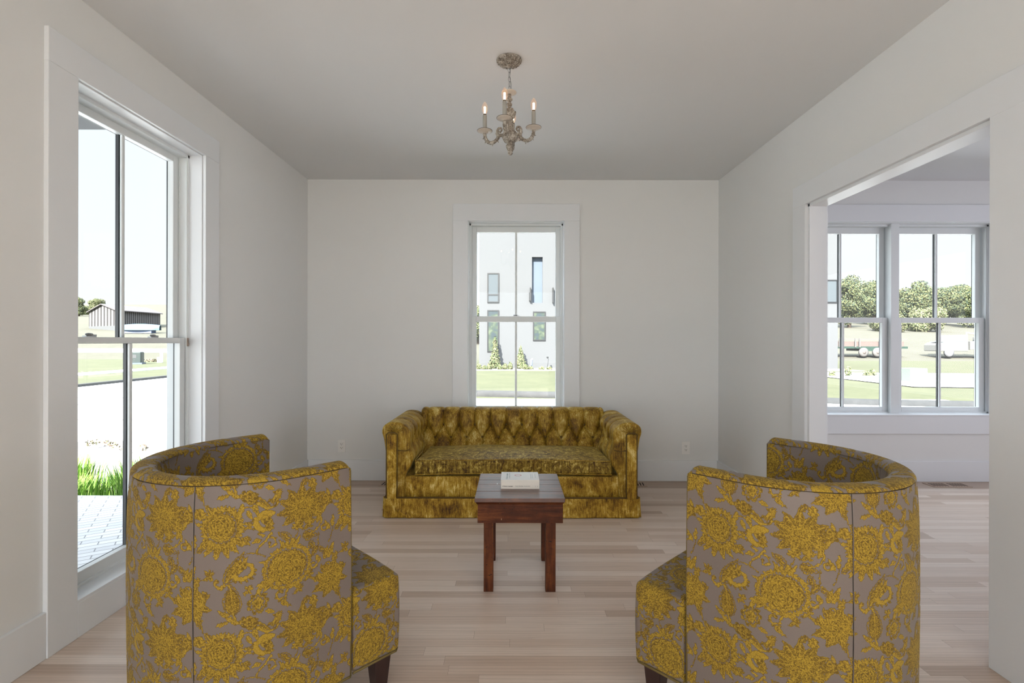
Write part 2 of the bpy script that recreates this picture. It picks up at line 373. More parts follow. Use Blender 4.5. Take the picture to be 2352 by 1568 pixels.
def window(name, label, loc, rz, units, width, z0, z1, rail, glass_lo, glass_hi, to_floor=False, locks=(0,)):
    """units: list of (centre, unit width); rail = (bottom, top) of the meeting rail"""
    root = empty(name, loc, rz); structure(root, label)
    h = width/2; cf = -0.02
    c = MB().box(-h-CW, -h, cf, 0, 0 if to_floor else z0, z1).box(h, h+CW, cf, 0, 0 if to_floor else z0, z1)
    c.box(-h-CW, h+CW, cf, 0, z1, 2.52 if not to_floor else z1+0.137)
    if to_floor: c.box(-h, h, cf, 0, 0, z0)
    else: c.box(-h-CW, h+CW, cf, 0, z0-0.165, z0)
    c.build('casing', M['trim'], root, bevel=0.002)
    # stool / sill + jamb extension (5 mm reveal)
    j = MB(); r = 0.006
    j.box(-h, -h+r, 0, 0.085, z0, z1).box(h-r, h, 0, 0.085, z0, z1).box(-h, h, 0, 0.085, z1-r, z1)
    j.box(-h-(0.02 if not to_floor else 0), h+(0.02 if not to_floor else 0), -0.028 if not to_floor else -0.018, 0.085, z0-0.001, z0+0.012)
    j.build('jamb', M['trim'], root, bevel=0.0015)
    f = MB(); fi = 0.020
    f.box(-h, -h+fi, 0.075, 0.20, z0, z1).box(h-fi, h, 0.075, 0.20, z0, z1)
    f.box(-h, h, 0.075, 0.20, z1-0.024, z1).box(-h, h, 0.075, 0.20, z0, z0+0.024)
    for sx in (-1, 1):       # tracks
        a, b = sorted((sx*(h-fi), sx*(h-fi-0.006)))
        f.box(a, b, 0.078, 0.084, z0, z1).box(a, b, 0.1245, 0.1275, z0, z1)
    for k in range(len(units)-1):
        xm = (units[k][0]+units[k+1][0])/2; f.box(xm-0.037, xm+0.037, 0.05, 0.20, z0, z1)
    f.build('frame', M['sash'], root, bevel=0.0015)
    for (uc, uw) in units:
        st = 0.047
        lo = sash_unit(root, uc, uw, z0+0.020, rail[1], 0.088, glass_lo, rail[0], st, name='lower_sash')
        up = sash_unit(root, uc, uw, rail[0]+0.002, z1-0.022, 0.129, rail[1]-0.004, glass_hi, st, name='upper_sash')
        for lx in locks:
            k = MB().box(uc+lx-0.028, uc+lx+0.028, 0.092, 0.112, rail[1], rail[1]+0.006)
            k.sphere((uc+lx-0.004, 0.10, rail[1]+0.012), 0.014, sc=(1.5, 0.8, 0.5)).box(uc+lx+0.0, uc+lx+0.034, 0.096, 0.104, rail[1]+0.006, rail[1]+0.012)
            k.build('sash_lock', M['metal'], root)
    return root
wl = window('window_1', 'tall white double-hung window in the left wall, almost to the floor', (XL, (LW_Y0+LW_Y1)/2, 0), PI/2,
            [(0, OW-0.044)], OW, LW_Z0, LW_Z1, (1.254, 1.285), 0.222, 2.325, True, locks=(-0.24, 0.17))
MB().box(0.437-0.022, 0.437-0.012, 0.070, 0.078, 1.235, 1.285).box(0.437-0.024, 0.437-0.015, 0.066, 0.076, 1.24, 1.256).build('tilt_latch', plain('worn_latch', (0.30, 0.24, 0.20), 0.5), wl)
window('window_2', 'white double-hung window in the back wall behind the sofa', (BW_C, YB, 0), 0,
       [(0, OW-0.044)], OW, BW_Z0, BW_Z1, (1.450, 1.502), 0.668, 2.292)
uc = 0.451; hw = (DW_X1-DW_X0)/2
window('window_3', 'pair of white double-hung windows in the next room', ((DW_X0+DW_X1)/2, YB, 0), 0,
       [(-uc, 0.815), (uc, 0.815)], DW_X1-DW_X0, BW_Z0, BW_Z1, (1.450, 1.498), 0.666, 2.285, locks=())

# ================================================================= outlets and floor registers
def outlet(loc, rz, label):
    r = empty('wall_outlet', loc, rz); tag(r, label, 'outlet', 'white wall outlets')
    MB().box(-0.0365, 0.0365, -0.006, 0, -0.058, 0.058).build('cover_plate', M['outlet'], r, bevel=0.003)
    MB().box(-0.0165, 0.0165, -0.0085, -0.005, -0.034, 0.034).build('receptacle', M['outlet'], r, bevel=0.001)
    s = MB()
    for zz in (0.0165, -0.0175):
        s.box(-0.0085, -0.0060, -0.0092, -0.0080, zz, zz+0.009).box(0.0055, 0.008, -0.0092, -0.0080, zz, zz+0.009)
        s.box(-0.0028, 0.0022, -0.0092, -0.0080, zz-0.0085, zz-0.0035)
    s.build('slots', M['hole'], r); return r
outlet(((785.5-1176)/251.6, YB, 0.312), 0, 'white duplex wall outlet on the back wall left of the sofa')
outlet(((1575.5-1176)/251.6, YB, 0.300), 0, 'white duplex wall outlet on the back wall right of the sofa')
outlet((XL, 3.80, 0.345), PI/2, 'white wall outlet on the left wall behind the left armchair')
def register(x, y, label):
    r = empty('floor_register', (x, y, 0)); tag(r, label, 'floor vent', 'wooden floor registers')
    fm = plain('register_oak', (0.42, 0.31, 0.23), 0.45, 0.12, 30)
    MB().box(-0.17, 0.17, -0.065, 0.065, 0.0, 0.004).build('vent_frame', fm, r, bevel=0.001)
    s = MB()
    for k in range(13):
        xx = -0.145+k*0.0238
        if abs(k-6) < 1: continue
        s.prism([(xx-0.004, -0.045), (xx+0.006, -0.045), (xx+0.016, 0.045), (xx+0.006, 0.045)], 0.0038, 0.0046)
    s.build('vent_slots', M['hole'], r)
register(-1.00, 4.41, 'oak floor register by the back wall behind the left sofa arm')
register(1.02, 4.41, 'oak floor register by the back wall behind the right sofa arm')
register(3.87, 4.41, 'oak floor register under the double window of the next room')

# ================================================================= chandelier
ch = empty('chandelier', (-0.018, 2.603, ZC)); tag(ch, 'small antique cream four-arm chandelier with lit candle bulbs hanging from the ceiling', 'chandelier')
flute = lambda a, z: 1+(0.11*abs(math.sin(8*a))-0.05)*(1 if -0.030 < z < -0.009 else 0)
MB().lathe([(0.0, 0.0), (0.066, 0.0), (0.067, -0.004), (0.064, -0.008), (0.060, -0.010), (0.052, -0.017), (0.036, -0.024), (0.018, -0.028), (0.010, -0.034), (0.006, -0.042), (0, -0.043)], 72, mod=flute).build('canopy', M['chand'], ch)
pt_ = MB()
for k in range(18):
    a_ = 2*PI*k/18+0.1
    pt_.tube([(q*math.cos(a_), q*math.sin(a_), zq) for q, zq in ((0.016, -0.0285), (0.030, -0.0262), (0.044, -0.0212), (0.054, -0.0150), (0.058, -0.0115))], [0.0015, 0.0030, 0.0046, 0.0052, 0.0025], 8)
    pt_.sphere((0.0615*math.cos(a_+0.17), 0.0615*math.sin(a_+0.17), -0.0095), 0.0042, 8, 6)
pt_.build('canopy_petals', M['chand'], ch)
c = MB()
def link(c, z, L, rz, r=0.0014, x=0.0):
    pts = []
    for k in range(20):
        a = 2*PI*k/20; px = 0.0065*math.cos(a); pz = (L/2)*math.sin(a)
        pts.append((x+px*math.cos(rz), px*math.sin(rz), z+pz))
    c.tube(pts, r, 6, closed=True)
z = -0.052
for k in range(5): link(c, z, 0.030, 0.5+(k % 2)*PI/2, x=0.0008*k); z -= 0.0245
link(c, z-0.001, 0.030, 0.3, 0.002)
c.build('chain', M['metal'], ch)
MB().tube([(0.002, 0, -0.035), (0.006, 0.003, -0.06), (0.003, -0.004, -0.09), (0.011, 0.003, -0.125), (0.010, 0, -0.15), (0.003, 0, -0.172)], 0.0016, 6).build('cord', M['metal'], ch)
BT = -0.169
body = empty('stem', (0.0, 0, BT), 0, ch); body.rotation_euler = (0, math.radians(-1.2), 0)
knurl = lambda a, z: 1+0.07*math.sin(5*a+60*z)*(-0.20 < z < -0.05)+0.06*math.sin(10*a)*(z < -0.20)
prof = [(0.0, -0.008), (0.012, -0.010), (0.011, -0.020), (0.009, -0.027), (0.016, -0.033), (0.017, -0.040), (0.010, -0.047), (0.008, -0.055), (0.014, -0.062), (0.013, -0.070), (0.008, -0.078), (0.014, -0.086),
        (0.026, -0.098), (0.032, -0.110), (0.031, -0.122), (0.024, -0.134), (0.016, -0.145), (0.022, -0.152), (0.021, -0.158), (0.015, -0.164), (0.017, -0.180), (0.022, -0.200), (0.034, -0.212), (0.039, -0.228), (0.038, -0.244), (0.030, -0.258), (0.018, -0.266), (0.014, -0.270),
        (0.020, -0.276), (0.0215, -0.286), (0.016, -0.302), (0.011, -0.315), (0.013, -0.320), (0.008, -0.328), (0, -0.331)]
stem = MB().lathe(prof, 40, mod=knurl)
for k in range(4):          # carved scrolls on the vase
    a = k*PI/2+0.35
    pts = [(0.032*math.cos(a)+0.010*math.cos(q)*-math.sin(a)*(1-q/14), 0.032*math.sin(a)+0.010*math.cos(q)*math.cos(a)*(1-q/14), -0.106+0.010*math.sin(q)*(1-q/14)) for q in np.linspace(0, 12, 26)]
    stem.tube(pts, 0.0028, 6)
MB().lathe([(0.0, 0.0), (0.010, 0.0), (0.036, 0.001), (0.039, -0.001), (0.0385, -0.003), (0.026, -0.006), (0.016, -0.011), (0.0, -0.012)], 36).build('top_dish', M['pan'], ch, loc=(0.0, 0, BT))
stem_o = stem.build('carved_stem', M['chand'], ch); stem_o.location = (0, 0, BT); stem_o.rotation_euler = (0, math.radians(-1.2), 0)
bpy.data.objects.remove(body)
for k in range(4):
    ang = math.radians(-9.5+90*k)
    # arm in local frame: x outward
    arm_pts = []
    P = [(0.046, -0.205), (0.040, -0.196), (0.044, -0.186), (0.054, -0.186), (0.062, -0.198), (0.063, -0.214), (0.058, -0.226), (0.062, -0.240), (0.074, -0.252), (0.090, -0.259), (0.106, -0.257), (0.119, -0.246), (0.127, -0.230), (0.130, -0.214), (0.130, -0.205)]
    Q = []
    for i in range(len(P)-1):
        for t in np.linspace(0, 1, 4, endpoint=False):
            p0 = P[max(i-1, 0)]; p1 = P[i]; p2 = P[i+1]; p3 = P[min(i+2, len(P)-1)]
            Q.append(tuple(0.5*((2*p1[d])+(-p0[d]+p2[d])*t+(2*p0[d]-5*p1[d]+4*p2[d]-p3[d])*t*t+(-p0[d]+3*p1[d]-3*p2[d]+p3[d])*t**3) for d in (0, 1)))
    Q.append(P[-1])
    a = MB(); rr = [0.0042+0.0050*min(1, i/22)*(1+0.16*math.sin(i*1.7)) for i in range(len(Q))]
    a.tube([(x, 0, z) for x, z in Q], rr, 10)
    a.sphere((P[0][0]+0.003, 0, P[0][1]), 0.0065, 8, 6)
    a.tube([(0.026, 0, -0.222), (0.060, 0, -0.224)], 0.009, 8)
    for i in (30, 36, 44, 48): a.tube([(Q[i][0], 0, Q[i][1]), (Q[i][0]+(Q[i][0]-0.095)*0.45, 0, Q[i][1]+(Q[i][1]+0.215)*0.40)], [0.004, 0.0016], 6)
    arm = a.build('arm', M['chand'], ch); arm.location = (0, 0, BT+0.0); arm.rotation_euler = (0, 0, ang)
    p = MB().lathe([(0, -0.206), (0.010, -0.207), (0.013, -0.203), (0.022, -0.200), (0.036, -0.1965), (0.0395, -0.1935), (0.0385, -0.1925), (0.030, -0.1945), (0.012, -0.196), (0, -0.196)], 32, (0.130, 0))
    po_ = p.build('drip_pan', M['pan'], arm); MB().tube([(0.130+0.0395*math.cos(q), 0.0395*math.sin(q), -0.1930) for q in np.linspace(0, 2*PI, 40, endpoint=False)], 0.0010, 6, closed=True).build('pan_rim', M['welt'], arm)
    MB().lathe([(0, -0.1975), (0.0108, -0.1975), (0.0105, -0.112), (0.0085, -0.110), (0.0, -0.110)], 20, (0.130, 0)).build('candle_sleeve', M['sleeve'], arm)
    MB().lathe([(0, -0.111), (0.0080, -0.111), (0.0080, -0.104), (0.0, -0.104)], 16, (0.130, 0)).build('socket', M['welt'], arm)
    MB().lathe([(0.007, -0.106), (0.0105, -0.100), (0.0155, -0.088), (0.0170, -0.076), (0.0150, -0.062), (0.0100, -0.050), (0.0045, -0.042), (0.0, -0.039)], 24, (0.130, 0)).build('bulb', M['bulb'], arm)
    fl = MB()
    for q in range(4):
        fx, fy = 0.0035*math.cos(q*PI/2+.4), 0.0035*math.sin(q*PI/2+.4)
        fl.tube([(0.130+fx, fy, -0.100), (0.130+fx*1.25, fy*1.25, -0.066)], 0.0012, 6)
    fl.build('filament', M['filament'], arm)
    d = bpy.data.lights.new('bulb_light', 'POINT'); d.energy = 0.06; d.color = (1.0, 0.60, 0.36); d.shadow_soft_size = 0.012
    lo = bpy.data.objects.new('bulb_light', d); COL.objects.link(lo); lo.parent = arm; lo.location = (0.130, 0, -0.076)

# ================================================================= side table and book
tb = empty('side_table', (0.042, 2.70, 0)); tag(tb, 'worn reddish brown wooden side table with plank top in front of the sofa', 'table')
# local offsets: x - 0.042, y - 2.70
X = lambda v: v-0.042
Yl = lambda v: v-2.70
top = MB(); x0, x1, y0, y1 = X(-0.185), X(0.267), Yl(2.474), Yl(2.938); cuts = [y0, y0+0.118, y0+0.240, y0+0.330, y1]
ch_ = 0.020
for i in range(4):
    a, b = cuts[i]+(0.0012 if i else 0), cuts[i+1]-(0.0012 if i < 3 else 0)
    top.box(x0, x1, a, b, 0.466, 0.486+0.0004*(i % 2))
tt = top.build('tabletop', M['tabletop'], tb, bevel=0.0015)
mo = MB()   # cove moulding below the top
for z0, z1, o0, o1 in ((0.452, 0.467, 0.012, 0.003),):
    o = 0
    xa, xb, ya, yb = x0, x1, y0, y1
    vs = [(xa+o0, ya+o0, z0), (xb-o0, ya+o0, z0), (xb-o0, yb-o0, z0), (xa+o0, yb-o0, z0), (xa+o1, ya+o1, z1), (xb-o1, ya+o1, z1), (xb-o1, yb-o1, z1), (xa+o1, yb-o1, z1)]
    mo.add(vs, [(0, 3, 2, 1), (4, 5, 6, 7), (0, 1, 5, 4), (1, 2, 6, 5), (2, 3, 7, 6), (3, 0, 4, 7)])
mo.build('edge_moulding', M['apron'], tb)
ap = MB(); ax0, ax1, ay0, ay1 = X(-0.171), X(0.2575), Yl(2.490), Yl(2.922)
ap.box(ax0, ax1, ay0, ay0+0.022, 0.357, 0.455).box(ax0, ax1, ay1-0.022, ay1, 0.357, 0.455).box(ax0, ax0+0.022, ay0+0.022, ay1-0.022, 0.357, 0.455).box(ax1-0.022, ax1, ay0+0.022, ay1-0.022, 0.357, 0.455)
ap.build('apron', M['apron'], tb, bevel=0.0015)
for lx0, lx1 in ((-0.141, -0.093), (0.1725, 0.2235)):
    for ly0 in (2.514, 2.868):
        MB().box(X(lx0), X(lx1), Yl(ly0), Yl(ly0)+0.048, 0, 0.456).build('leg', M['tablewood'], tb, bevel=0.002)
bk = empty('book', (0.0445, 2.712, 0.4866)); tag(bk, 'thick white paperback book lying on the wooden side table', 'book')
cov = NT('book_cover_paper'); cc = cov.n('ShaderNodeSeparateXYZ', {0: cov.coord()})
cov.set(Base_Color=(0.74, 0.76, 0.76), Roughness=0.28)
cream = plain('book_spine_paper', (0.72, 0.68, 0.62), 0.45); pages = plain('book_pages', (0.74, 0.70, 0.62), 0.8)
bw, bd, bh = 0.1020, 0.080, 0.0475
s = MB().box(-bw, bw, -bd, bd, bh-0.0012, bh).box(-bw, bw, -bd, bd, 0, 0.0012); s.build('cover', cov.m, bk)
MB().box(-bw, bw, -bd-0.0008, -bd+0.0006, 0, bh).build('spine', cream, bk, bevel=0.0004)
MB().box(-bw+0.002, bw-0.003, -bd+0.001, bd-0.002, 0.0012, bh-0.0012).build('page_block', pages, bk)
def text(parent, body, loc, rot, size, mat, name='lettering', bold=0.0):
    cu = bpy.data.curves.new(name, 'FONT'); cu.body = body; cu.size = size; cu.offset = bold; cu.extrude = 0.0001
    tmp = bpy.data.objects.new('tmp', cu); COL.objects.link(tmp); bpy.context.view_layer.update()
    me = bpy.data.meshes.new_from_object(tmp.evaluated_get(bpy.context.evaluated_depsgraph_get())); bpy.data.objects.remove(tmp); me.materials.clear()
    o = link_mesh(name, me, mat, parent); o.location = loc; o.rotation_euler = rot; return o
ink = plain('black_ink', (0.03, 0.025, 0.025), 0.6); inkg = plain('grey_green_ink', (0.36, 0.45, 0.47), 0.6); inkr = plain('faded_red_ink', (0.70, 0.48, 0.52), 0.6)
text(bk, 'A Pattern Language', (-bw+0.008, -bd-0.0010, 0.0125), (PI/2, 0, 0), 0.0070, ink, bold=0.00015)
text(bk, 'Towns  Buildings  Construction', (-bw+0.076, -bd-0.0010, 0.0130), (PI/2, 0, 0), 0.0062, ink)
MB().box(bw-0.021, bw-0.0204, -bd-0.0011, -bd, 0.010, 0.018).box(bw-0.010, bw-0.0092, -bd-0.0011, -bd, 0.010, 0.018).build('spine_mark', ink, bk)
# cover print: title column, red seal, subtitle columns
text(bk, 'A Pattern Language', (-bw+0.036, -0.064, bh+0.0002), (0, 0, PI/2), 0.0145, inkg, bold=0.0002)
text(bk, 'Towns  Buildings  Construction', (-bw+0.048, -0.052, bh+0.0002), (0, 0, PI/2), 0.0085, inkg)
MB().lathe([(0.020, 0), (0.020, 0.0003), (0.013, 0.0003), (0.013, 0)], 28, (-0.010, 0.012)).build('cover_seal', inkr, bk, loc=(0, 0, bh))
for k, xx in enumerate((0.058, 0.067, 0.082)):
    MB().box(xx, xx+0.0016, -0.055+0.008*k, 0.045, bh, bh+0.0003).build('cover_line', inkg, bk)
MB().box(-bw+0.006, bw-0.008, -bd-0.0010, -bd, bh-0.0092, bh-0.0088).build('spine_rule', inkg, bk)
mk = MB().box(-0.003, 0.003, -0.013, 0.013, 0, 0.0004); tag(mk.build('paper_slip', M['outlet'], loc=(-0.079, 2.725, 0.4868)), 'tiny white paper slip lying left of the book on the wooden table', 'paper')

# ================================================================= velvet sofa
sf = empty('tufted_sofa', (0.0, 3.95, 0)); tag(sf, 'olive gold crushed velvet sofa with button-tufted back and skirt under the back window', 'sofa')
SY = 3.95
def catmull(P, n):
    out = []
    for i in range(len(P)-1):
        for t in np.linspace(0, 1, n, endpoint=False):
            p0 = P[max(i-1, 0)]; p1 = P[i]; p2 = P[i+1]; p3 = P[min(i+2, len(P)-1)]
            out.append([0.5*((2*p1[d])+(-p0[d]+p2[d])*t+(2*p0[d]-5*p1[d]+4*p2[d]-p3[d])*t*t+(-p0[d]+3*p1[d]-3*p2[d]+p3[d])*t**3) for d in range(len(P[0]))])
    out.append(list(P[-1])); return np.array(out)
def resample(P, step):
    d = np.r_[0, np.cumsum(np.linalg.norm(np.diff(P, axis=0), axis=1))]; n = max(3, int(d[-1]/step)); s = np.linspace(0, d[-1], n)
    return np.stack([np.interp(s, d, P[:, k]) for k in range(P.shape[1])], 1)
def tuft(x, z, zu, zl, ztop, x0, sp):
    """pleat depth: x along, z up; upper buttons at x0+k*sp, lower halfway between. returns displacement <= 0"""
    k = np.round((x-x0)/sp); ux = x0+k*sp; dx = x-ux                # nearest upper button
    lk = np.floor((x-x0)/sp); lx = x0+(lk+0.5)*sp; dlx = x-lx       # lower button
    d_up = np.where(z >= zu, np.abs(dx), 9)
    d_dn = np.where(z <= zl, np.abs(dlx), 9)
    # diagonal: from (ux, zu) to (ux +- sp/2, zl)
    ax = np.abs(dx); L = math.hypot(sp/2, zu-zl)
    t = np.clip((ax*(sp/2)+(zu-z)*(zu-zl))/L**2, 0, 1)
    d_dg = np.hypot(ax-t*sp/2, (zu-z)-t*(zu-zl))
    d = np.minimum(np.minimum(d_up, d_dn), d_dg)
    fade = np.clip((ztop-z)/0.16, 0.22, 1)
    puff = (1-np.exp(-d/0.013))
    bu = np.exp(-(np.hypot(dx, z-zu)/0.020)**2)+np.exp(-(np.hypot(dlx, z-zl)/0.020)**2)
    # radiating gathers below the upper buttons
    rad = 0.0012*np.sin(np.arctan2(dx, np.abs(z-zu)+1e-4)*26)*np.exp(-np.hypot(dx, z-zu)/0.035)
    return 0.024*(puff-1)*fade*np.where(z < zl, np.clip(1-(zl-z)/0.16, 0.35, 1), 1)-0.016*bu+rad-0.005*np.exp(-(d/0.0042)**2)*np.clip((0.80-z)/0.05, 0, 1)
# back: profile from seat up over the top and down behind
BK = catmull([(4.075, 0.30), (4.085, 0.36), (4.115, 0.44), (4.150, 0.52), (4.168, 0.60), (4.178, 0.655), (4.200, 0.690), (4.240, 0.707), (4.290, 0.704), (4.330, 0.680), (4.345, 0.62), (4.350, 0.40), (4.352, 0.12)], 8)
BK = resample(BK, 0.006); tn = np.gradient(BK, axis=0); tn /= np.linalg.norm(tn, axis=1)[:, None]; nrm = np.stack([-tn[:, 1], tn[:, 0]], 1)
xs = np.linspace(-0.768, 0.782, 760); XX, J = np.meshgrid(xs, np.arange(len(BK)), indexing='ij')
arc = np.r_[0, np.cumsum(np.linalg.norm(np.diff(BK, axis=0), axis=1))]; zz = BK[:, 1].copy()
itop = int(np.argmax(zz)); zeff = zz.copy(); zeff[itop:] = zz[itop]+(arc[itop:]-arc[itop]); ZE = zeff[J]
disp = tuft(XX, ZE, 0.567, 0.470, 0.76, -0.5766, 0.1322)
disp = np.where(ZE > 0.86, disp*0+0.0, disp)*np.clip((0.90-ZE)/0.1, 0, 1)
edge = np.clip((np.minimum(XX+0.768, 0.782-XX))/0.03, 0, 1); disp = disp-0.03*(1-np.sqrt(np.clip(1-(1-edge)**2, 0, 1)))
disp = disp+0.006*np.sin(XX*3.1+1)*np.sin(ZE*9)
Yb = BK[:, 0][J]+nrm[:, 0][J]*disp; Zb = BK[:, 1][J]+nrm[:, 1][J]*disp
np_mesh('tufted_back', np.stack([XX, Yb-SY, Zb], -1).reshape(-1, 3), grid_faces(760, len(BK)), M['velvet'], sf)
btn = MB()
# arms
def arm(sg):
    A = catmull([(0.905, 0.13), (0.905, 0.30), (0.910, 0.45), (0.925, 0.56), (0.938, 0.61), (0.930, 0.650), (0.895, 0.677), (0.845, 0.684), (0.790, 0.672), (0.748, 0.640), (0.732, 0.600), (0.735, 0.545), (0.730, 0.49), (0.712, 0.435), (0.728, 0.37), (0.765, 0.31), (0.772, 0.25), (0.772, 0.13)], 7)
    A = resample(A, 0.006); t = np.gradient(A, axis=0); t /= np.linalg.norm(t, axis=1)[:, None]; nr = np.stack([t[:, 1], -t[:, 0]], 1)*1.0
    ys = np.r_[3.580, 3.5815, 3.585, 3.592, np.linspace(3.602, 4.24, 210)]; YY, J = np.meshgrid(ys, np.arange(len(A)), indexing='ij')
    it = int(np.argmax(A[:, 1])); ar = np.r_[0, np.cumsum(np.linalg.norm(np.diff(A, axis=0), axis=1))]
    zef = np.where(np.arange(len(A)) > it, A[:, 1], A[it, 1]+(ar[it]-ar)); ZE = zef[J]
    dsp = tuft(YY, ZE, 0.585, 0.480, 0.74, 3.78, 0.132)
    inner = (J > it-22); fr = np.clip((YY-3.64)/0.06, 0, 1)
    low = np.clip((ZE-0.26)/0.10, 0, 1)
    dsp = np.where(inner, dsp, 0)*np.clip((J-(it-22))/14, 0, 1)*fr*low
    rnd = 0.016*(1-np.sqrt(np.clip(1-(1-np.clip((YY-3.580)/0.016, 0, 1))**2, 0, 1)))
    dsp = dsp-rnd
    # n outward: for this profile (outside -> over top -> inside) outward is (t_z, -t_x)
    Xa = A[:, 0][J]+nr[:, 0][J]*dsp; Za = A[:, 1][J]+nr[:, 1][J]*dsp
    V = np.stack([sg*Xa-(0.0 if sg < 0 else -0.0), YY-SY, Za], -1).reshape(-1, 3)
    nu, nv = len(ys), len(A)
    F = grid_faces(nu, nv, flip=(sg > 0))
    # front cap: inset rings to centre line
    c0 = V[:nv]; cx = sg*0.838; cap = [c0]
    for f in (0.75, 0.45, 0.15, 0.0):
        r = c0.copy(); r[:, 0] = cx+(c0[:, 0]-cx)*f; r[:, 2] = np.where(c0[:, 2] > 0.6, 0.6+(c0[:, 2]-0.6)*f, c0[:, 2]); r[:, 1] = c0[:, 1]-0.010*(1-f)*(1-0.0); cap.append(r)
    CV = np.concatenate(cap); off = len(V); V = np.concatenate([V, CV])
    F2 = grid_faces(5, nv, off, flip=(sg < 0)); F = np.concatenate([F, F2])
    o = np_mesh('arm', V, F, M['velvet'], sf)
    # flat front facing with welt, gathered roll end
    p = MB(); xa, xb = sorted((sg*0.897, sg*0.826))
    p.box(xa, xb, 3.560-SY, 3.580-SY, 0.135, 0.600).build('front_facing', M['velvet_light'], o, bevel=0.006, seg=3)
    wl_ = MB()
    for xx in (0.900, 0.822): wl_.tube([(sg*xx, 3.562-SY, 0.140), (sg*xx, 3.561-SY, 0.40), (sg*xx, 3.562-SY, 0.600)], 0.0038, 8)
    wl_.tube([(sg*0.900, 3.562-SY, 0.600), (sg*0.885, 3.560-SY, 0.612), (sg*0.84, 3.560-SY, 0.612), (sg*0.822, 3.562-SY, 0.600)], 0.0038, 8)
    wl_.tube([(sg*0.822, 3.565-SY, 0.485), (sg*0.77, 3.566-SY, 0.480), (sg*0.738, 3.580-SY, 0.486)], 0.003, 8)
    wl_.build('welt', M['velvet_dark'], o)
    gth = MB()
    for a_ in np.linspace(0.25, 2.9, 8):
        gth.tube([(sg*(0.840+0.012*math.cos(a_)), 3.566-SY, 0.614+0.010*math.sin(a_)), (sg*(0.84+0.045*math.cos(a_)), 3.5645-SY, 0.618+0.030*math.sin(a_)), (sg*(0.84+0.078*math.cos(a_)), 3.578-SY, 0.622+0.045*math.sin(a_))], [0.0035, 0.005, 0.001], 6)
    gth.build('gathered_pleats', M['velvet'], o)
    return o
arm(-1); arm(1)
# seat base and cushion
def rbox(x0, x1, y0, y1, z0, z1, r, step, fn=None):
    """rounded box surface made of six dense grids; returns V, F, UV(u,v metres), face id"""
    Vs, Fs, Us = [], [], []; off = 0
    c0 = np.array([x0+r, y0+r, z0+r]); c1 = np.array([x1-r, y1-r, z1-r])
    def face(o, du, dv, nu, nv, flip, uvf):
        nonlocal off
        u = np.linspace(0, 1, nu)[:, None, None]; v = np.linspace(0, 1, nv)[None, :, None]
        P = (np.array(o)[None, None]+u*np.array(du)[None, None]+v*np.array(dv)[None, None]).reshape(-1, 3)
        C = np.clip(P, c0, c1); D = P-C; L = np.linalg.norm(D, axis=1)[:, None]; L[L == 0] = 1
        uv = uvf(P); P = C+D/L*r
        Vs.append(P); Fs.append(grid_faces(nu, nv, off, flip)); Us.append(uv); off += len(P)
    lx, ly, lz = x1-x0, y1-y0, z1-z0; n = lambda d: max(3, int(d/step)+1)
    face((x0, y0, z0), (lx, 0, 0), (0, 0, lz), n(lx), n(lz), False, lambda P: P[:, [0, 2]])
    face((x0, y1, z0), (lx, 0, 0), (0, 0, lz), n(lx), n(lz), True, lambda P: P[:, [0, 2]])
    face((x0, y0, z0), (0, ly, 0), (0, 0, lz), n(ly), n(lz), True, lambda P: P[:, [1, 2]])
    face((x1, y0, z0), (0, ly, 0), (0, 0, lz), n(ly), n(lz), False, lambda P: P[:, [1, 2]])
    face((x0, y0, z1), (lx, 0, 0), (0, ly, 0), n(lx), n(ly), False, lambda P: P[:, [0, 1]])
    face((x0, y0, z0), (lx, 0, 0), (0, ly, 0), n(lx), n(ly), True, lambda P: P[:, [0, 1]])
    V = np.concatenate(Vs); F = np.concatenate(Fs); U = np.concatenate(Us)
    if fn is not None: V = fn(V)
    return V, F, U
def smooth_noise(P, sc, amp, seed=0):
    r = np.random.default_rng(seed); out = np.zeros(len(P))
    for k in range(7):
        d = r.normal(size=3); d /= np.linalg.norm(d); out += np.sin(P@d*sc*(0.7+0.2*k)+r.uniform(0, 6))
    return out*amp/3
def cush(V):
    xn = V[:, 0]/0.72; yn = (V[:, 1]-(3.86-SY))/0.26; zt = (V[:, 2]-0.355)/0.05
    V[:, 2] += np.where(zt > 0, zt, 0)*0.022*(1-np.clip(xn, -1, 1)**4)*(1-np.clip(yn, -1, 1)**2)+0.010*(1-np.clip(xn, -1, 1)**2)-0.004
    V[:, 2] += smooth_noise(V, 16, 0.004, 3); V[:, 1] += smooth_noise(V, 22, 0.003, 5)*(V[:, 1] < 3.66-SY)
    V[:, 0] *= 1-0.05*np.clip((V[:, 1]-(3.62-SY))/0.5, 0, 1); return V
V, F, U = rbox(-0.706, 0.732, 3.600-SY, 4.10-SY, 0.300, 0.405, 0.016, 0.007, cush)
cu = np_mesh('seat_cushion', V, F, M['velvet_crushed'], sf)
wt = MB()
for zz_, in ((0.402,), (0.306,)):
    pts = []
    for a_ in np.linspace(-0.700, 0.726, 60): pts.append((a_, 3.601-SY, zz_+0.010*(1-(a_/0.72)**2)-0.004+(0.001 if zz_ > 0.35 else -0.001)))
    pts = [(-0.703, 3.9-SY, zz_), (-0.705, 3.63-SY, zz_-0.004)]+pts+[(0.730, 3.63-SY, zz_-0.004), (0.727, 3.9-SY, zz_)]
    wt.tube(pts, 0.0042, 8)
wt.build('cushion_welt', M['velvet'], cu)
V, F, U = rbox(-0.80, 0.80, 3.604-SY, 4.32-SY, 0.12, 0.288, 0.012, 0.012, lambda V: V+np.stack([np.zeros(len(V)), smooth_noise(V, 9, 0.002, 8), np.zeros(len(V))], 1))
np_mesh('seat_base', V, F, M['velvet_light'], sf)
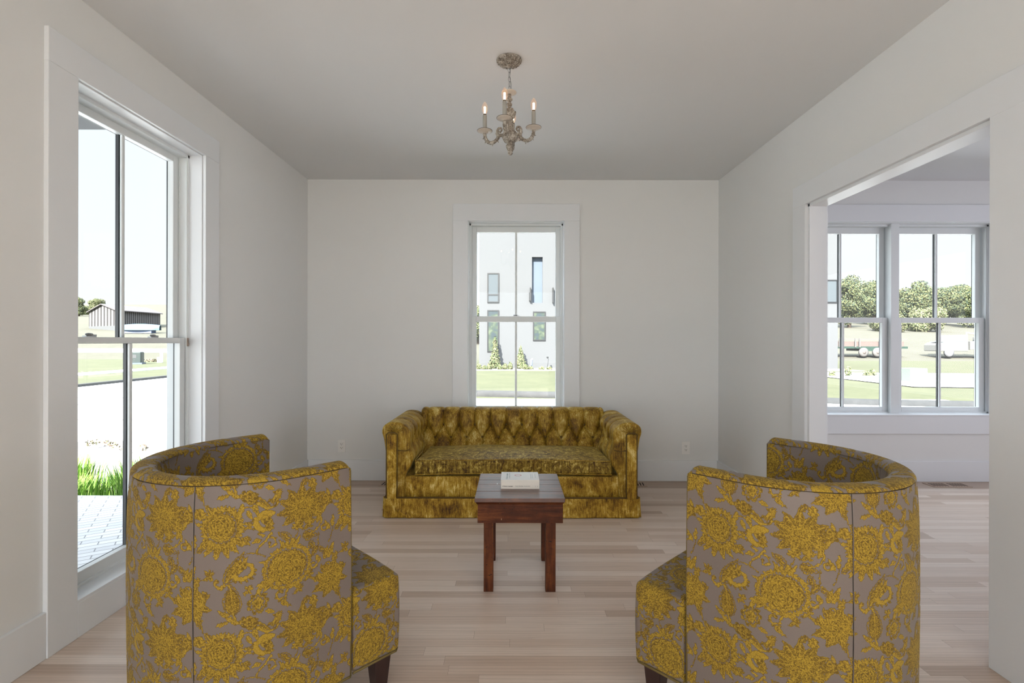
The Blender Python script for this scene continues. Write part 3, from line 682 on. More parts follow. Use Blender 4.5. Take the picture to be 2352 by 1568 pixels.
# skirt with kick pleats at the corners
def skirt():
    path = []; x0, x1, y0, y1 = -0.912, 0.912, 3.566, 4.36
    def seg(a, b, n): return [tuple(a[d]+(b[d]-a[d])*t for d in (0, 1)) for t in np.linspace(0, 1, n)]
    path += seg((x0-0.004, y1), (x0-0.004, y0+0.03), 40)+[(x0-0.016, y0+0.018), (x0+0.012, y0+0.014), (x0+0.004, y0-0.004)]
    path += seg((x0+0.012, y0), (x1-0.012, y0), 220)+[(x1-0.004, y0-0.004), (x1-0.012, y0+0.014), (x1+0.016, y0+0.018)]+seg((x1+0.004, y0+0.03), (x1+0.004, y1), 40)
    path = np.array(path); path = resample(path, 0.0075); t = np.gradient(path, axis=0); t /= np.linalg.norm(t, axis=1)[:, None]; nn = np.stack([t[:, 1], -t[:, 0]], 1)
    zs = np.linspace(0.004, 0.148, 22); N = len(path); I, K = np.meshgrid(np.arange(N), np.arange(22), indexing='ij')
    fl = 1-(zs/0.148); s_ = np.arange(N)*0.0075
    wob = 0.0035*np.sin(s_*7)+0.0022*np.sin(s_*23+1)+0.0012*np.sin(s_*61)
    off = fl[K]*(0.010+wob[I])
    Xs = path[:, 0][I]+nn[:, 0][I]*off; Ys = path[:, 1][I]+nn[:, 1][I]*off
    # slanting fold near the left corner
    d = np.abs((Xs+0.86)*0.62+(zs[K]-0.09)*0.9)
    Ys -= 0.010*np.exp(-(d/0.013)**2)*(np.abs(Xs+0.82) < 0.10)*np.clip(1.2-zs[K]/0.12, 0, 1)
    V = np.stack([Xs, Ys-SY, zs[K]], -1).reshape(-1, 3); F = grid_faces(N, 22)
    o = np_mesh('skirt', V, F, M['velvet_light'], sf); md = o.modifiers.new('thick', 'SOLIDIFY'); md.thickness = 0.004; md.offset = -1
    w_ = MB().tube([(x0-0.002, y1-SY, 0.148), (x0-0.002, y0-SY-0.002, 0.148), (x1+0.002, y0-SY-0.002, 0.148), (x1+0.002, y1-SY, 0.148)], 0.0045, 8)
    w_.tube([(x0-0.0, y0-SY+0.001, 0.141), (x1+0.0, y0-SY+0.001, 0.141)], 0.003, 6)
    w_.build('skirt_welt', M['velvet_dark'], o)
skirt()
b0 = MB().sphere((0, 0, 0), 0.010, 10, 6, sc=(1, 0.5, 1)).build('tufting_button', M['velvet_dark'], sf)
pos = [(-0.5766+0.1322*k, 4.163-SY+0.030, 0.567) for k in range(10)]+[(-0.5766-0.0661+0.1322*k, 4.128-SY+0.032, 0.470) for k in range(11)]
for i, p_ in enumerate(pos):
    b_ = b0 if i == 0 else b0.copy()
    if i: COL.objects.link(b_)
    b_.location = p_

# ================================================================= damask pattern (one repeat, 1 mm grid)
TWd, THt = 0.390, 0.366; PX = 770.0; PYH = PX*THt/TWd
NX, NY = 520, 488
gx, gy = np.meshgrid((np.arange(NX)+.5)/NX*PX, (np.arange(NY)+.5)/NY*PYH)   # pattern px, y down
def fnoise(beta, lo, hi, seed):
    r = np.random.default_rng(seed); n = r.normal(size=(NY, NX)); f = np.fft.fft2(n)
    fy = np.fft.fftfreq(NY)[:, None]*NY; fx = np.fft.fftfreq(NX)[None]*NX; k = np.hypot(fx, fy)
    f *= np.where((k > lo) & (k < hi), 1/np.maximum(k, 1)**beta, 0); o = np.fft.ifft2(f).real; return o/o.std()
wx, wy = fnoise(0.8, 6, 70, 1)*2.6, fnoise(0.8, 6, 70, 2)*2.6
fill = np.zeros((NY, NX)); ridge = np.zeros((NY, NX)); stitch = fnoise(0.2, 55, 120, 3)
def loc(cx, cy):
    dx = (gx+wx-cx+PX/2) % PX-PX/2; dy = (gy+wy-cy+PYH/2) % PYH-PYH/2; return dx, dy
def put(m, r):
    global fill, ridge
    m = np.clip(m, 0, 1); ridge = np.where(m >= 0.58, r, np.where(m > 0.22, 0.0, ridge)); fill = np.maximum(fill, m)
def sst(d, w=6.0): return np.clip(0.5+d/w, 0, 1)
def flower(cx, cy, rx, ry, rot=0, n=10, dep=0.22, rings=4, sharp=1.0, ring_gap=None, ph=0):
    dx, dy = loc(cx, cy); c, s = math.cos(rot), math.sin(rot); a, b = (dx*c+dy*s)/rx, (-dx*s+dy*c)/ry
    rho = np.hypot(a, b); th = np.arctan2(b, a); pet = np.abs(np.sin(n*th/2+ph)); B = 1-dep*(1-pet**sharp)
    q = rho/B; m = sst((1-q)*min(rx, ry))
    r = 0.5+0.5*np.cos(2*PI*(q*rings+0.35*np.sin(n*0.5*th+ph)*np.cos(q*9)))
    r = np.maximum(r, sst((q-0.93)*min(rx, ry)))
    if ring_gap:
        g = np.exp(-((q-ring_gap)*min(rx, ry)/3.4)**2); m = m*(1-0.95*g)
    put(m, r)
def leaf(x0, y0, x1, y1, w, hollow=0.0):
    dx, dy = loc(x0, y0); L = math.hypot(x1-x0, y1-y0); ux, uy = (x1-x0)/L, (y1-y0)/L
    t = (dx*ux+dy*uy)/L; p = (-dx*uy+dy*ux); tt = np.clip(t, 0, 1); W = w*np.sin(PI*tt**0.8)**0.8*(1-0.25*tt)
    d = W-np.abs(p)-np.where((t < 0) | (t > 1), 99, 0); m = sst(d)
    r = np.maximum(np.maximum(1-np.abs(d-3)/5, 1-np.abs(p)/4), 0.25+0.3*np.cos((t*L+np.abs(p)*0.8)*0.55))
    if hollow: m = m*(1-hollow*np.exp(-((d-9)/3.0)**2))
    put(m, np.clip(r, 0, 1))
def stroke(pts, r0, r1=None):
    r1 = r0 if r1 is None else r1; P = catmull(pts, 8); n = len(P)
    cx, cy = P.mean(0); dx, dy = loc(cx, cy); best = np.full(dx.shape, 99.0)
    for i in range(n-1):
        ax, ay = P[i]-[cx, cy]; bx, by = P[i+1]-[cx, cy]; vx, vy = bx-ax, by-ay; L2 = vx*vx+vy*vy+1e-9
        t = np.clip(((dx-ax)*vx+(dy-ay)*vy)/L2, 0, 1); rr = r0+(r1-r0)*(i+t)/(n-1)
        best = np.minimum(best, np.hypot(dx-ax-t*vx, dy-ay-t*vy)-rr)
    put(sst(-best), np.full(best.shape, 0.75))
def curl(cx, cy, r, a0, turns, w, d=1, lobes=0):
    pts = [(cx+r*(1-0.72*t)*math.cos(a0+d*2*PI*turns*t), cy+r*(1-0.72*t)*math.sin(a0+d*2*PI*turns*t)) for t in np.linspace(0, 1, 14)]
    stroke(pts, w, w*0.8)
    dx, dy = pts[-1]; flower(dx, dy, w*1.8, w*1.8, 0, 5, 0.2, 1)
    for k in range(lobes):
        a = a0+d*2*PI*turns*(0.08+0.5*k/max(1, lobes)); rr = r*(1-0.72*(0.08+0.5*k/max(1, lobes)))+w+5
        flower(cx+rr*math.cos(a), cy+rr*math.sin(a), 9, 9, 0, 5, 0.25, 1)
# tile origin = right-chair crop (300,440)
# A: chrysanthemum
flower(335, 130, 118, 132, 0.15, 34, 0.16, 7, 0.7, ring_gap=0.66)
flower(330, 125, 74, 84, 0, 14, 0.12, 5)
for a in (0.5, 0.9, 1.3, 1.75, 2.2, 2.6): leaf(330+60*math.cos(a), 170+50*math.sin(a), 330+150*math.cos(a), 165+150*math.sin(a), 21)
leaf(240, 60, 205, 15, 16); leaf(230, 110, 190, 95, 13)
# B: pomegranate with scalloped rim
flower(680, 410, 142, 136, -0.2, 40, 0.10, 7, 0.6, ring_gap=0.80)
flower(675, 430, 96, 92, 0.4, 9, 0.25, 6, 0.8)
for dx_ in (-40, -14, 14, 42): leaf(690+dx_*0.4, 300, 690+dx_*1.5, 235, 13)
for a in (2.2, 2.5, 2.9): leaf(600, 460, 600+95*math.cos(a), 470+75*math.sin(a), 18)
# C: lotus
flower(770, 780-PYH*0, 96, 84, 0, 8, 0.3, 6, 0.8)
for a in np.linspace(0, 2*PI, 11, endpoint=False): leaf(770+35*math.cos(a), 790+30*math.sin(a), 770+158*math.cos(a+0.12), 790+140*math.sin(a+0.12), 31, 0.35)
# D: many-petalled flower at the tile edge
flower(935, 560, 90, 100, 0.3, 7, 0.36, 6, 0.7)
for a in np.linspace(0.3, 2*PI+0.3, 8, endpoint=False): leaf(935+40*math.cos(a), 560+45*math.sin(a), 935+128*math.cos(a), 560+122*math.sin(a), 25, 0.3)
leaf(900, 430, 925, 350, 18); leaf(925, 430, 965, 335, 20); leaf(870, 440, 845, 385, 15)
# E: curl flower
curl(560, 125, 62, -1.0, 1.05, 17, -1, 5); flower(580, 150, 26, 30, 0, 6, 0.3, 2)
stroke([(590, 190), (560, 230), (520, 270), (515, 300)], 7, 4); curl(590, 250, 34, -1.6, 0.8, 6); leaf(540, 215, 480, 235, 14); leaf(560, 200, 520, 185, 11)
# F: scrolling paisley
leaf(350, 455, 455, 275, 42, 0.8); leaf(420, 400, 470, 300, 18); curl(455, 375, 66, 2.6, 0.75, 13, -1, 6)
stroke([(350, 455), (330, 470), (300, 455), (305, 430)], 8, 6); flower(308, 432, 14, 14, 0, 6, .2, 1)
stroke([(470, 285), (520, 300), (560, 320)], 3.5, 3.5)
# G: small flower
flower(520, 585, 58, 66, 0.2, 9, 0.26, 4, 0.8, ring_gap=0.62); leaf(520, 530, 545, 470, 14); leaf(560, 640, 610, 655, 15)
# H: teardrop
leaf(395, 640, 380, 450, 56, 0.8); flower(385, 590, 22, 28, 0, 6, .2, 2); stroke([(385, 500), (375, 465), (345, 455), (335, 480)], 7, 5)
leaf(375, 640, 310, 600, 15); leaf(370, 665, 300, 690, 15); stroke([(395, 640), (430, 690), (470, 720)], 5, 4)
# I: leafy sprig
flower(735, 180, 38, 26, 0.2, 6, 0.35, 2); leaf(735, 170, 720, 95, 15); leaf(700, 250, 625, 190, 27, 0.8); leaf(760, 240, 860, 265, 34, 0.8); leaf(800, 290, 840, 350, 24, 0.7)
stroke([(740, 200), (720, 250), (690, 300)], 4, 4); stroke([(840, 120), (880, 170), (860, 220), (800, 245)], 8, 4); leaf(850, 190, 890, 105, 18)
# J: left sprig
leaf(185, 240, 190, 160, 16); leaf(170, 250, 130, 180, 13); leaf(200, 262, 250, 235, 17, 0.6); curl(128, 225, 30, 0, 0.8, 7); stroke([(160, 330), (180, 290), (190, 240)], 3.5, 3.5)
flower(150, 60, 46, 40, 0.4, 7, 0.3, 3); leaf(140, 90, 120, 140, 14); leaf(165, 30, 150, -10, 13)
# K: daffodil
flower(480, 690+0, 62, 40, 0.5, 8, 0.36, 3, 0.8); leaf(430, 690, 350, 640, 16); flower(600, 735, 34, 32, 0, 7, 0.2, 2, ring_gap=0.5); stroke([(520, 730), (560, 760), (600, 760)], 10, 8)
leaf(440, 720, 425, 800, 17); leaf(500, 730, 520, 800, 17); leaf(235, 700, 190, 610, 15, 0.5); leaf(250, 720, 300, 800, 20, .5); flower(215, 770-PYH+PYH, 40, 34, 0.2, 7, 0.35, 2)
leaf(240, 560, 190, 545, 14); stroke([(240, 720), (225, 640), (240, 560), (215, 500)], 4, 3.5); curl(245, 500, 24, 1.6, 0.8, 6)
stroke([(560, 480), (545, 400), (575, 330)], 3.5, 3.5); leaf(560, 360, 520, 350, 11); leaf(640, 600, 690, 650, 16); stroke([(680, 540), (660, 600), (700, 650)], 6, 5); curl(640, 560, 34, 0.5, 0.8, 7, 1, 3)
leaf(90, 330, 40, 400, 20, 0.5); leaf(100, 340, 150, 410, 18, 0.5); stroke([(95, 250), (90, 300), (95, 340)], 4, 3); curl(60, 440, 26, 0.3, 0.8, 6, 1, 2)
leaf(590, 20, 640, -50, 18, 0.5); leaf(570, 30, 520, -30, 16, 0.4); leaf(460, 40, 500, 100, 15); stroke([(430, 30), (470, 20), (520, 40)], 4, 4); leaf(30, 620, -20, 690, 20, 0.5); flower(60, 660, 30, 30, 0, 6, .3, 2); leaf(120, 560, 90, 500, 17, .4); curl(150, 470, 26, 2, .8, 6, -1, 2)
for (mx_, my_, mr_) in ((455, 215, 18), (30, 180, 22), (265, 395, 20), (620, 690, 18), (470, 500, 16), (200, 430, 16), (740, 560, 18), (90, 110, 16), (30, 500, 18), (470, 130, 15)):
    stroke([(mx_-mr_*1.6, my_+mr_*1.2), (mx_, my_+mr_*0.2), (mx_+mr_*1.4, my_-mr_*1.3)], 3.5, 3.0)
    for q_ in (-2.2, -1.2, -0.3, 0.9, 2.2): leaf(mx_+3*math.cos(q_), my_+3*math.sin(q_), mx_+mr_*2.0*math.cos(q_), my_+mr_*2.0*math.sin(q_), mr_*0.62, 0.4)
cell = (fill > 0.5) & (ridge > 0.36); dist = np.zeros((NY, NX)); cur = cell.copy()
for it_ in range(26):
    dist += cur; cur = cur & np.roll(cur, 1, 0) & np.roll(cur, -1, 0) & np.roll(cur, 1, 1) & np.roll(cur, -1, 1)
    if it_ % 2: cur = cur & np.roll(np.roll(cur, 1, 0), 1, 1) & np.roll(np.roll(cur, -1, 0), -1, 1)
line = 0.5+0.5*np.cos(2*PI*((dist-1.4)/3.9+0.16*wx+0.10*stitch))
ridge = np.where(cell, 0.34+0.66*line, 0.10)*(0.92+0.10*stitch); ridge = np.clip(ridge, 0, 1)
TILE = (fill*(0.34+0.66*ridge))[::-1]       # row 0 = bottom (v up)
def weave(u, v):
    x = (u/TWd*NX) % NX-0.5; y = (v/THt*NY) % NY-0.5; x0 = np.floor(x).astype(int); y0 = np.floor(y).astype(int); fx, fy = x-x0, y-y0
    g = lambda a, b: TILE[b % NY, a % NX]
    return (g(x0, y0)*(1-fx)+g(x0+1, y0)*fx)*(1-fy)+(g(x0, y0+1)*(1-fx)+g(x0+1, y0+1)*fx)*fy

# ================================================================= barrel armchairs
RO, TH_, AL = 0.388, 0.070, 0.142; RI = RO-TH_; ZB, ZT = 0.150, 0.845; SEAM = math.radians(136.5)
def upath(R, step, a=AL):
    L = 2*a+PI*R; n = int(L/step); s = np.linspace(0, L, n); x = np.empty(n); y = np.empty(n); nx = np.zeros(n); ny = np.zeros(n)
    m = s < a; x[m] = a-s[m]; y[m] = -R; ny[m] = -1
    m = (s >= a) & (s <= a+PI*R); q = (s[m]-a)/R; x[m] = -R*np.sin(q); y[m] = -R*np.cos(q); nx[m] = -np.sin(q); ny[m] = -np.cos(q)
    m = s > a+PI*R; x[m] = s[m]-a-PI*R; y[m] = R; ny[m] = 1
    return s, x, y, nx, ny
def seam_dip(s, R, offs=(0,)):
    out = np.zeros_like(s)
    for q in (SEAM, 2*PI-SEAM):
        sc = AL+R*(q-PI/2); out += np.exp(-((s-sc)/0.0013)**2)
    return out
chair0 = empty('barrel_armchair', (0, 0, 0)); rootloc = chair0
def make_chair():
    c = chair0
    # outer shell
    s, x, y, nx, ny = upath(RO, 0.00145); zs = np.linspace(ZB, ZT, int((ZT-ZB)/0.00145)); I, K = np.meshgrid(np.arange(len(s)), np.arange(len(zs)), indexing='ij')
    side = s[I] > 0.75; w_ = weave(np.where(side, 0.010, 0.159)-s[I], zs[K]-np.where(side, 0.028, 0.058)); seam = seam_dip(s, RO)[I]; w_ = w_*(1-seam)-seam
    z_ = zs[K]; prof = -0.006*np.clip((z_-0.70)/0.15, 0, 1)**2+0.004*np.sin((z_-0.15)/0.7*PI)
    d = prof+w_*0.0014-0.0020*seam+0.0010*np.sin(s[I]*31)*np.sin(z_*17)
    V = np.stack([x[I]+nx[I]*d, y[I]+ny[I]*d, z_], -1).reshape(-1, 3)
    np_mesh('outer_shell', V, grid_faces(len(s), len(zs), flip=False), M['damask'], c, attr={'weave': w_})
    # inner shell
    s, x, y, nx, ny = upath(RI, 0.0026); zi = np.linspace(0.36, ZT, int((ZT-0.36)/0.0026)); I, K = np.meshgrid(np.arange(len(s)), np.arange(len(zi)), indexing='ij')
    w_ = weave(s[I]*1.0+0.35, zi[K]+0.12); seam = np.exp(-((s-(AL+RI*(math.radians(150)-PI/2)))/0.0028)**2)[I]+np.exp(-((s-(AL+RI*(math.radians(210)-PI/2)))/0.0028)**2)[I]; w_ = w_*(1-0.9*np.clip(seam, 0, 1))
    zz_ = zi[K]; puff = 0.010*np.sin(np.clip((zz_-0.40)/0.44, 0, 1)*PI)+0.004*np.sin(s[I]*24)*np.sin(zz_*13)
    d = -puff-w_*0.0011+0.003*seam
    V = np.stack([x[I]+nx[I]*d, y[I]+ny[I]*d, zz_], -1).reshape(-1, 3)
    np_mesh('inner_shell', V, grid_faces(len(s), len(zi), flip=True), M['damask'], c, attr={'weave': w_})
    # top roll
    s, x, y, nx, ny = upath(RO, 0.0024); ph = np.linspace(0, PI, 34); I, K = np.meshgrid(np.arange(len(s)), np.arange(34), indexing='ij')
    off = -(TH_/2)*(1-np.cos(ph[K])); z_ = ZT+0.019*np.sin(ph[K])**0.8
    wv = weave(s[I]*0.93+0.02+off*0.9, off*0.95+0.33); off = off-0.006*(ph[K] < 0.01)
    # arm ends round off
    sl = np.minimum(s, s[-1]-s); er = np.sqrt(np.clip(1-np.clip(1-sl/0.018, 0, 1)**2, 0, 1)); z_ = ZT-0.010*(1-er[I])+(z_-ZT)*(0.25+0.75*er[I])+wv*0.0009
    V = np.stack([x[I]+nx[I]*(off-0.004), y[I]+ny[I]*(off-0.004), z_], -1).reshape(-1, 3)
    np_mesh('top_roll', V, grid_faces(len(s), 34), M['damask'], c, attr={'weave': wv})
    # arm fronts
    for sg in (-1, 1):
        ys = np.linspace(RI-0.001, RO-0.001, 36); zf = np.linspace(ZB, ZT+0.012, 300); I, K = np.meshgrid(np.arange(36), np.arange(300), indexing='ij')
        yy = ys[I]; ft = ZT-0.0155+0.00475*np.sin(PI*np.clip((yy-RI)/TH_, 0, 1))**0.8+0.014; zz_ = ZB+(zf[K]-ZB)*(ft-ZB)/(ZT+0.012-ZB); e = np.minimum(np.minimum(yy-RI+0.001, RO-0.001-yy), np.clip(ft-zz_, 0, 1)); bul = 0.010*np.sqrt(np.clip(1-np.clip(1-e/0.014, 0, 1)**2, 0, 1))
        wv = weave(yy+0.5, zz_+0.02)
        V = np.stack([AL-0.004+bul+wv*0.0009, sg*yy, zz_], -1).reshape(-1, 3)
        p = np_mesh('arm_front', V, grid_faces(36, 300, flip=(sg < 0)), M['damask'], c, attr={'weave': wv})
    # seams
    t = MB()
    def rail(R, z, r, nn=140):
        s, x, y, nx, ny = upath(R, 0.008); return [(x[i], y[i], z) for i in range(len(s))]
    t.tube(rail(RO-0.0085, ZT-0.001, 0.003), 0.0017, 6)
    t.tube(rail(RI+0.0015, ZT-0.001, 0.003), 0.0017, 6)
    for sg in (-1, 1):
        t.tube([(AL+0.001, sg*(RI), 0.42), (AL+0.001, sg*RI, ZT-0.004)], 0.0028, 6)
    t.build('seam_piping', M['welt'], c)
    t = MB()
    for sg in (-1, 1):
        t.tube([(AL+0.0015, sg*(RO+0.001), ZB), (AL+0.0015, sg*(RO+0.0015), 0.5), (AL+0.001, sg*(RO-0.004), ZT-0.010), (AL-0.004, sg*(RO-0.009), ZT-0.003)], 0.0030, 8)
    t.tube(rail(RO+0.001, ZB-0.001, 0.004), 0.0042, 8)
    t.build('bottom_welt', plain('tan_welt', (0.13, 0.090, 0.022), 0.8, 0.2, 50), c)
    # seat: T-shaped front block and inner cushion
    def puffy(V):
        V[:, 2] += np.where(V[:, 2] > 0.40, 0.010*(1-np.clip(V[:, 1]/0.38, -1, 1)**4), 0); V[:, 0] += 0.006*np.clip(1-((V[:, 2]-0.29)/0.14)**2, 0, 1)*(V[:, 0] > 0.25); return V
    def fit_round(V):
        h = np.hypot(V[:, 0], V[:, 1]); m = (V[:, 0] < 0) & (h > RI-0.012); k_ = np.where(m, (RI-0.012)/np.maximum(h, 1e-6), 1); V[:, 0] *= k_; V[:, 1] *= k_; return V
    V1, F1, U1 = rbox(AL+0.009, AL+0.196, -RO+0.002, RO-0.002, ZB, 0.428, 0.018, 0.0024, puffy)
    V2, F2, U2 = rbox(-0.26, AL+0.02, -RI+0.008, RI-0.008, 0.28, 0.430, 0.016, 0.004, fit_round)
    w1 = weave(U1[:, 0]+0.13, U1[:, 1]+0.30); w2 = weave(U2[:, 0]+0.13, U2[:, 1]+0.30)
    np_mesh('seat', np.concatenate([V1, V2]), np.concatenate([F1, F2+len(V1)]), M['damask'], c, attr={'weave': np.concatenate([w1, w2])})
    t = MB(); e = RO-0.004
    t.tube([(AL+0.012, -e, 0.152), (AL+0.182, -e, 0.152), (AL+0.194, -e+0.012, 0.152), (AL+0.194, e-0.012, 0.152), (AL+0.182, e, 0.152), (AL+0.012, e, 0.152)], 0.004, 8)
    t.build('seat_welt', bpy.data.materials['tan_welt'], c)
    MB().box(-0.18, AL+0.15, -0.24, 0.24, ZB+0.004, 0.285).build('seat_deck', M['leg_dark'], c)
    for lx, ly in ((AL+0.140, -0.335), (AL+0.140, 0.335), (-0.20, -0.25), (-0.20, 0.25)):
        MB().taper((lx, ly), (0.020, 0.020), (0.033, 0.033), 0.0, ZB+0.006).build('leg', M['leg_dark'], c, bevel=0.002)
    return c
make_chair()
def copy_tree(o, parent=None):
    n = o.copy(); COL.objects.link(n)
    if parent: n.parent = parent
    for ch_o in list(o.children): copy_tree(ch_o, n)
    return n
def place(c, armN, th, label):
    """armN = world position of the near arm end (outer corner); th = facing direction"""
    F = Vector((math.cos(th), math.sin(th)))
    left = Vector((-F.y, F.x)); sg = -1 if F.x > 0 else 1       # near arm is the right arm of the left chair
    ctr = Vector(armN)-left*(sg*RO)-F*AL
    c.location = (ctr.x, ctr.y, 0); c.rotation_euler = (0, 0, th); tag(c, label, 'armchair', 'pair of barrel armchairs in damask fabric')
c2 = copy_tree(chair0)
place(chair0, (-0.538, 1.657), math.radians(46.5), 'yellow and taupe floral damask barrel armchair beside the tall left window')
place(c2, (0.567, 1.600), math.radians(180-46.2), 'yellow and taupe floral damask barrel armchair beside the opening to the next room')

# ================================================================= outdoors
def hill(y): return -0.4+max(0.0, y-45)*0.096
def ground_mat(name, a, b, sc=6, rough=0.95):
    n = NT(name); co = n.coord(); f = n.math('ADD', n.math('MULTIPLY', n.noise(co, sc, 5), 0.5), n.math('MULTIPLY', n.noise(co, sc*0.13, 3), 0.5))
    n.set(Base_Color=n.ramp(f, [(0.35, a), (0.65, b)]), Roughness=rough); n.bump(n.noise(co, sc*3), 0.5, 0.03); return n.m
M['lawn'] = ground_mat('mown_grass', (0.0348, 0.0394, 0.0144), (0.0557, 0.0568, 0.0255), 5)
M['field'] = ground_mat('dry_field_grass', (0.0435, 0.0406, 0.0257), (0.0574, 0.0534, 0.0376), 2)
M['concrete'] = ground_mat('pale_concrete', (0.60, 0.60, 0.61), (0.70, 0.70, 0.71), 1.2)
M['curb'] = ground_mat('grey_curb', (0.0184, 0.0192, 0.0204), (0.0347, 0.0347, 0.0355), 3)
M['mulch'] = ground_mat('pale_mulch', (0.1414, 0.1306, 0.1251), (0.2176, 0.2067, 0.2013), 9)
g = MB(); ys = [-30, 45, 60, 80, 100, 130, 170, 260]
for i in range(len(ys)-1):
    a, b = ys[i], ys[i+1]
    g.add([(-320, a, hill(a)-0.02), (320, a, hill(a)-0.02), (320, b, hill(b)-0.02), (-320, b, hill(b)-0.02)], [(0, 1, 2, 3)], 0 if b <= 45 else 1)
structure(g.build('ground', [M['lawn'], M['field']]), 'pale sunlit grass and dry field outside')
structure(MB().box(-15.5, -7.1, -30, 42, -0.42, -0.395).build('street', M['concrete']), 'pale concrete street outside the left window')
j = MB()
for y in range(-2, 42, 4): j.box(-15.4, -7.1, y+0.4, y+0.46, -0.395, -0.391)
j.box(-11.3, -11.24, -30, 42, -0.395, -0.391)
structure(j.build('street_joints', M['curb']))
structure(MB().box(-15.75, -15.5, -30, 42, -0.42, -0.30).build('curb', M['curb']), 'grey kerb along the street')
structure(MB().box(-22.0, -20.7, -30, 42, -0.42, -0.37).build('sidewalk', M['concrete']), 'pale sidewalk strip across the grass')
structure(MB().add([(-200, 50, hill(50)+0.0), (-10, 50, hill(50)+0.0), (-10, 53.5, hill(53.5)+0.0), (-200, 53.5, hill(53.5)+0.0)], [(0, 1, 2, 3)]).build('far_road', M['concrete']))
structure(MB().box(-7.1, 12.5, 8.2, 14.4, -0.42, -0.39).build('driveway', M['concrete']), 'white concrete drive behind the house')
structure(MB().add([(15, 18.5, -0.385), (60, 13.0, -0.385), (60, 22.5, -0.385), (15, 27.5, -0.385)], [(0, 1, 2, 3)]).build('side_road', M['concrete']))
structure(MB().box(-7.1, -4.5, -30, 8.2, -0.42, -0.385).build('garden_bed', M['mulch']))
structure(MB().box(-4.5, XL-TW, 4.45, 8.2, -0.42, -0.385).build('planting_bed', M['mulch']))
e = MB().tube([(-8, 15.9, -0.40), (-3, 15.6, -0.40), (-1, 15.35, -0.40), (1.0, 15.0, -0.40), (3, 14.9, -0.40), (6, 14.4, -0.40), (9.5, 13.2, -0.40), (13, 12.6, -0.40), (18, 12.2, -0.42)], 0.16, 8)
structure(e.build('lawn_edging', M['curb']), 'dark edging strip between lawn and drive')
# porch
n = NT('porch_pavers'); mp = n.coord((1, 1, 1), (0, 0, math.radians(-32)))
br = n.n('ShaderNodeTexBrick', {'Vector': mp, 'Color1': (0.40, 0.40, 0.42, 1), 'Color2': (0.50, 0.50, 0.51, 1), 'Mortar': (0.17, 0.17, 0.18, 1), 'Scale': 1.0, 'Mortar Size': 0.004, 'Brick Width': 0.20, 'Row Height': 0.065})
n.set(Base_Color=br.outputs[0], Roughness=0.6)
structure(MB().box(-4.5, XL-TW, -6, 4.45, -0.5, -0.12).build('porch_floor', n.m), 'grey clay paver porch floor outside the left window')
structure(MB().box(-5.7, XL-TW, -6, 4.5, 3.18, 3.4).build('porch_roof', M['white_ext']), 'white porch ceiling seen through the top of the left window')

# foliage helpers
def leafy(name, blobs, n, size, mats, parent=None, flat=False, seed=1, stem=None):
    """crown of small leaf quads spread through soft blobs (cx,cy,cz,rx,ry,rz)"""
    r = np.random.default_rng(seed); B = np.array(blobs, float); vol = (B[:, 3]*B[:, 4]*B[:, 5])**(2/3); p = vol/vol.sum(); k = r.choice(len(B), n, p=p)
    d = r.normal(size=(n, 3)); d /= np.linalg.norm(d, axis=1)[:, None]; rad = r.uniform(0.72, 1.05, n)[:, None]
    C = B[k, :3]+d*B[k, 3:]*rad; a = r.normal(size=(n, 3)); nrm_ = d+0.9*a/np.linalg.norm(a, axis=1)[:, None]; nrm_ /= np.linalg.norm(nrm_, axis=1)[:, None]
    t1 = np.cross(nrm_, r.normal(size=(n, 3))); t1 /= np.linalg.norm(t1, axis=1)[:, None]; t2 = np.cross(nrm_, t1); s = size*r.uniform(0.6, 1.4, n)[:, None]
    V = np.stack([C-t1*s, C-t2*s*0.6, C+t1*s, C+t2*s*0.6], 1).reshape(-1, 3); F = np.arange(4*n).reshape(-1, 4)
    mi = r.integers(0, len(mats), n) if len(mats) > 1 else None
    return np_mesh(name, V, F, list(mats), parent, smooth=False, mi=mi)
def leafmat(name, c):
    n_ = NT(name); n_.set(Base_Color=c, Roughness=0.8); n_.p.inputs['Specular IOR Level'].default_value = 0.1; return n_.m
LG = [leafmat('leaf_green', (0.085, 0.0978, 0.0467)), leafmat('leaf_olive', (0.1275, 0.1317, 0.0638)), leafmat('leaf_deep', (0.0467, 0.0638, 0.0442))]
LY = [leafmat('leaf_pale', (0.136, 0.1428, 0.0748)), leafmat('leaf_straw', (0.1768, 0.17, 0.102)), leafmat('leaf_mid', (0.068, 0.0884, 0.0408))]
LB = [leafmat('grass_bright', (0.1326, 0.255, 0.0408)), leafmat('grass_mid', (0.0918, 0.1836, 0.0357)), leafmat('grass_lime', (0.2142, 0.3162, 0.0816))]
bark = plain('bark', (0.12, 0.09, 0.07), 0.9)
def tree(x, y, hgt, w, label, seed, mats=LG, group='trees on the far hill', name='leafy_tree'):
    r = random.Random(seed); z0 = hill(y); t_ = empty(name, (x, y, z0)); tag(t_, label, 'tree', group)
    MB().tube([(0, 0, -0.3), (0.1, 0, hgt*0.3), (0, 0.1, hgt*0.6)], [0.35, 0.26, 0.12], 8).build('trunk', bark, t_)
    bl = []
    for k in range(26):
        a = r.uniform(0, 2*PI); h = r.uniform(0.12, 0.86); rr = w*0.5*math.sqrt(max(0.05, 1-((h-0.45)/0.5)**2))*r.uniform(0.35, 0.85); q = w*r.uniform(0.13, 0.24)
        bl.append((rr*math.cos(a), rr*math.sin(a), h*hgt, q, q, q*0.8))
    bl.append((0, 0, hgt*0.5, w*0.36, w*0.36, hgt*0.36)); bl.append((r.uniform(-.1, .1)*w, 0, hgt*0.88, w*0.2, w*0.2, hgt*0.12))
    leafy('foliage', bl, 15000, 0.04+0.014*w, mats, t_, seed=seed); return t_
Y0 = 100
def wx_(px, y): return (px-1176)/1140*y
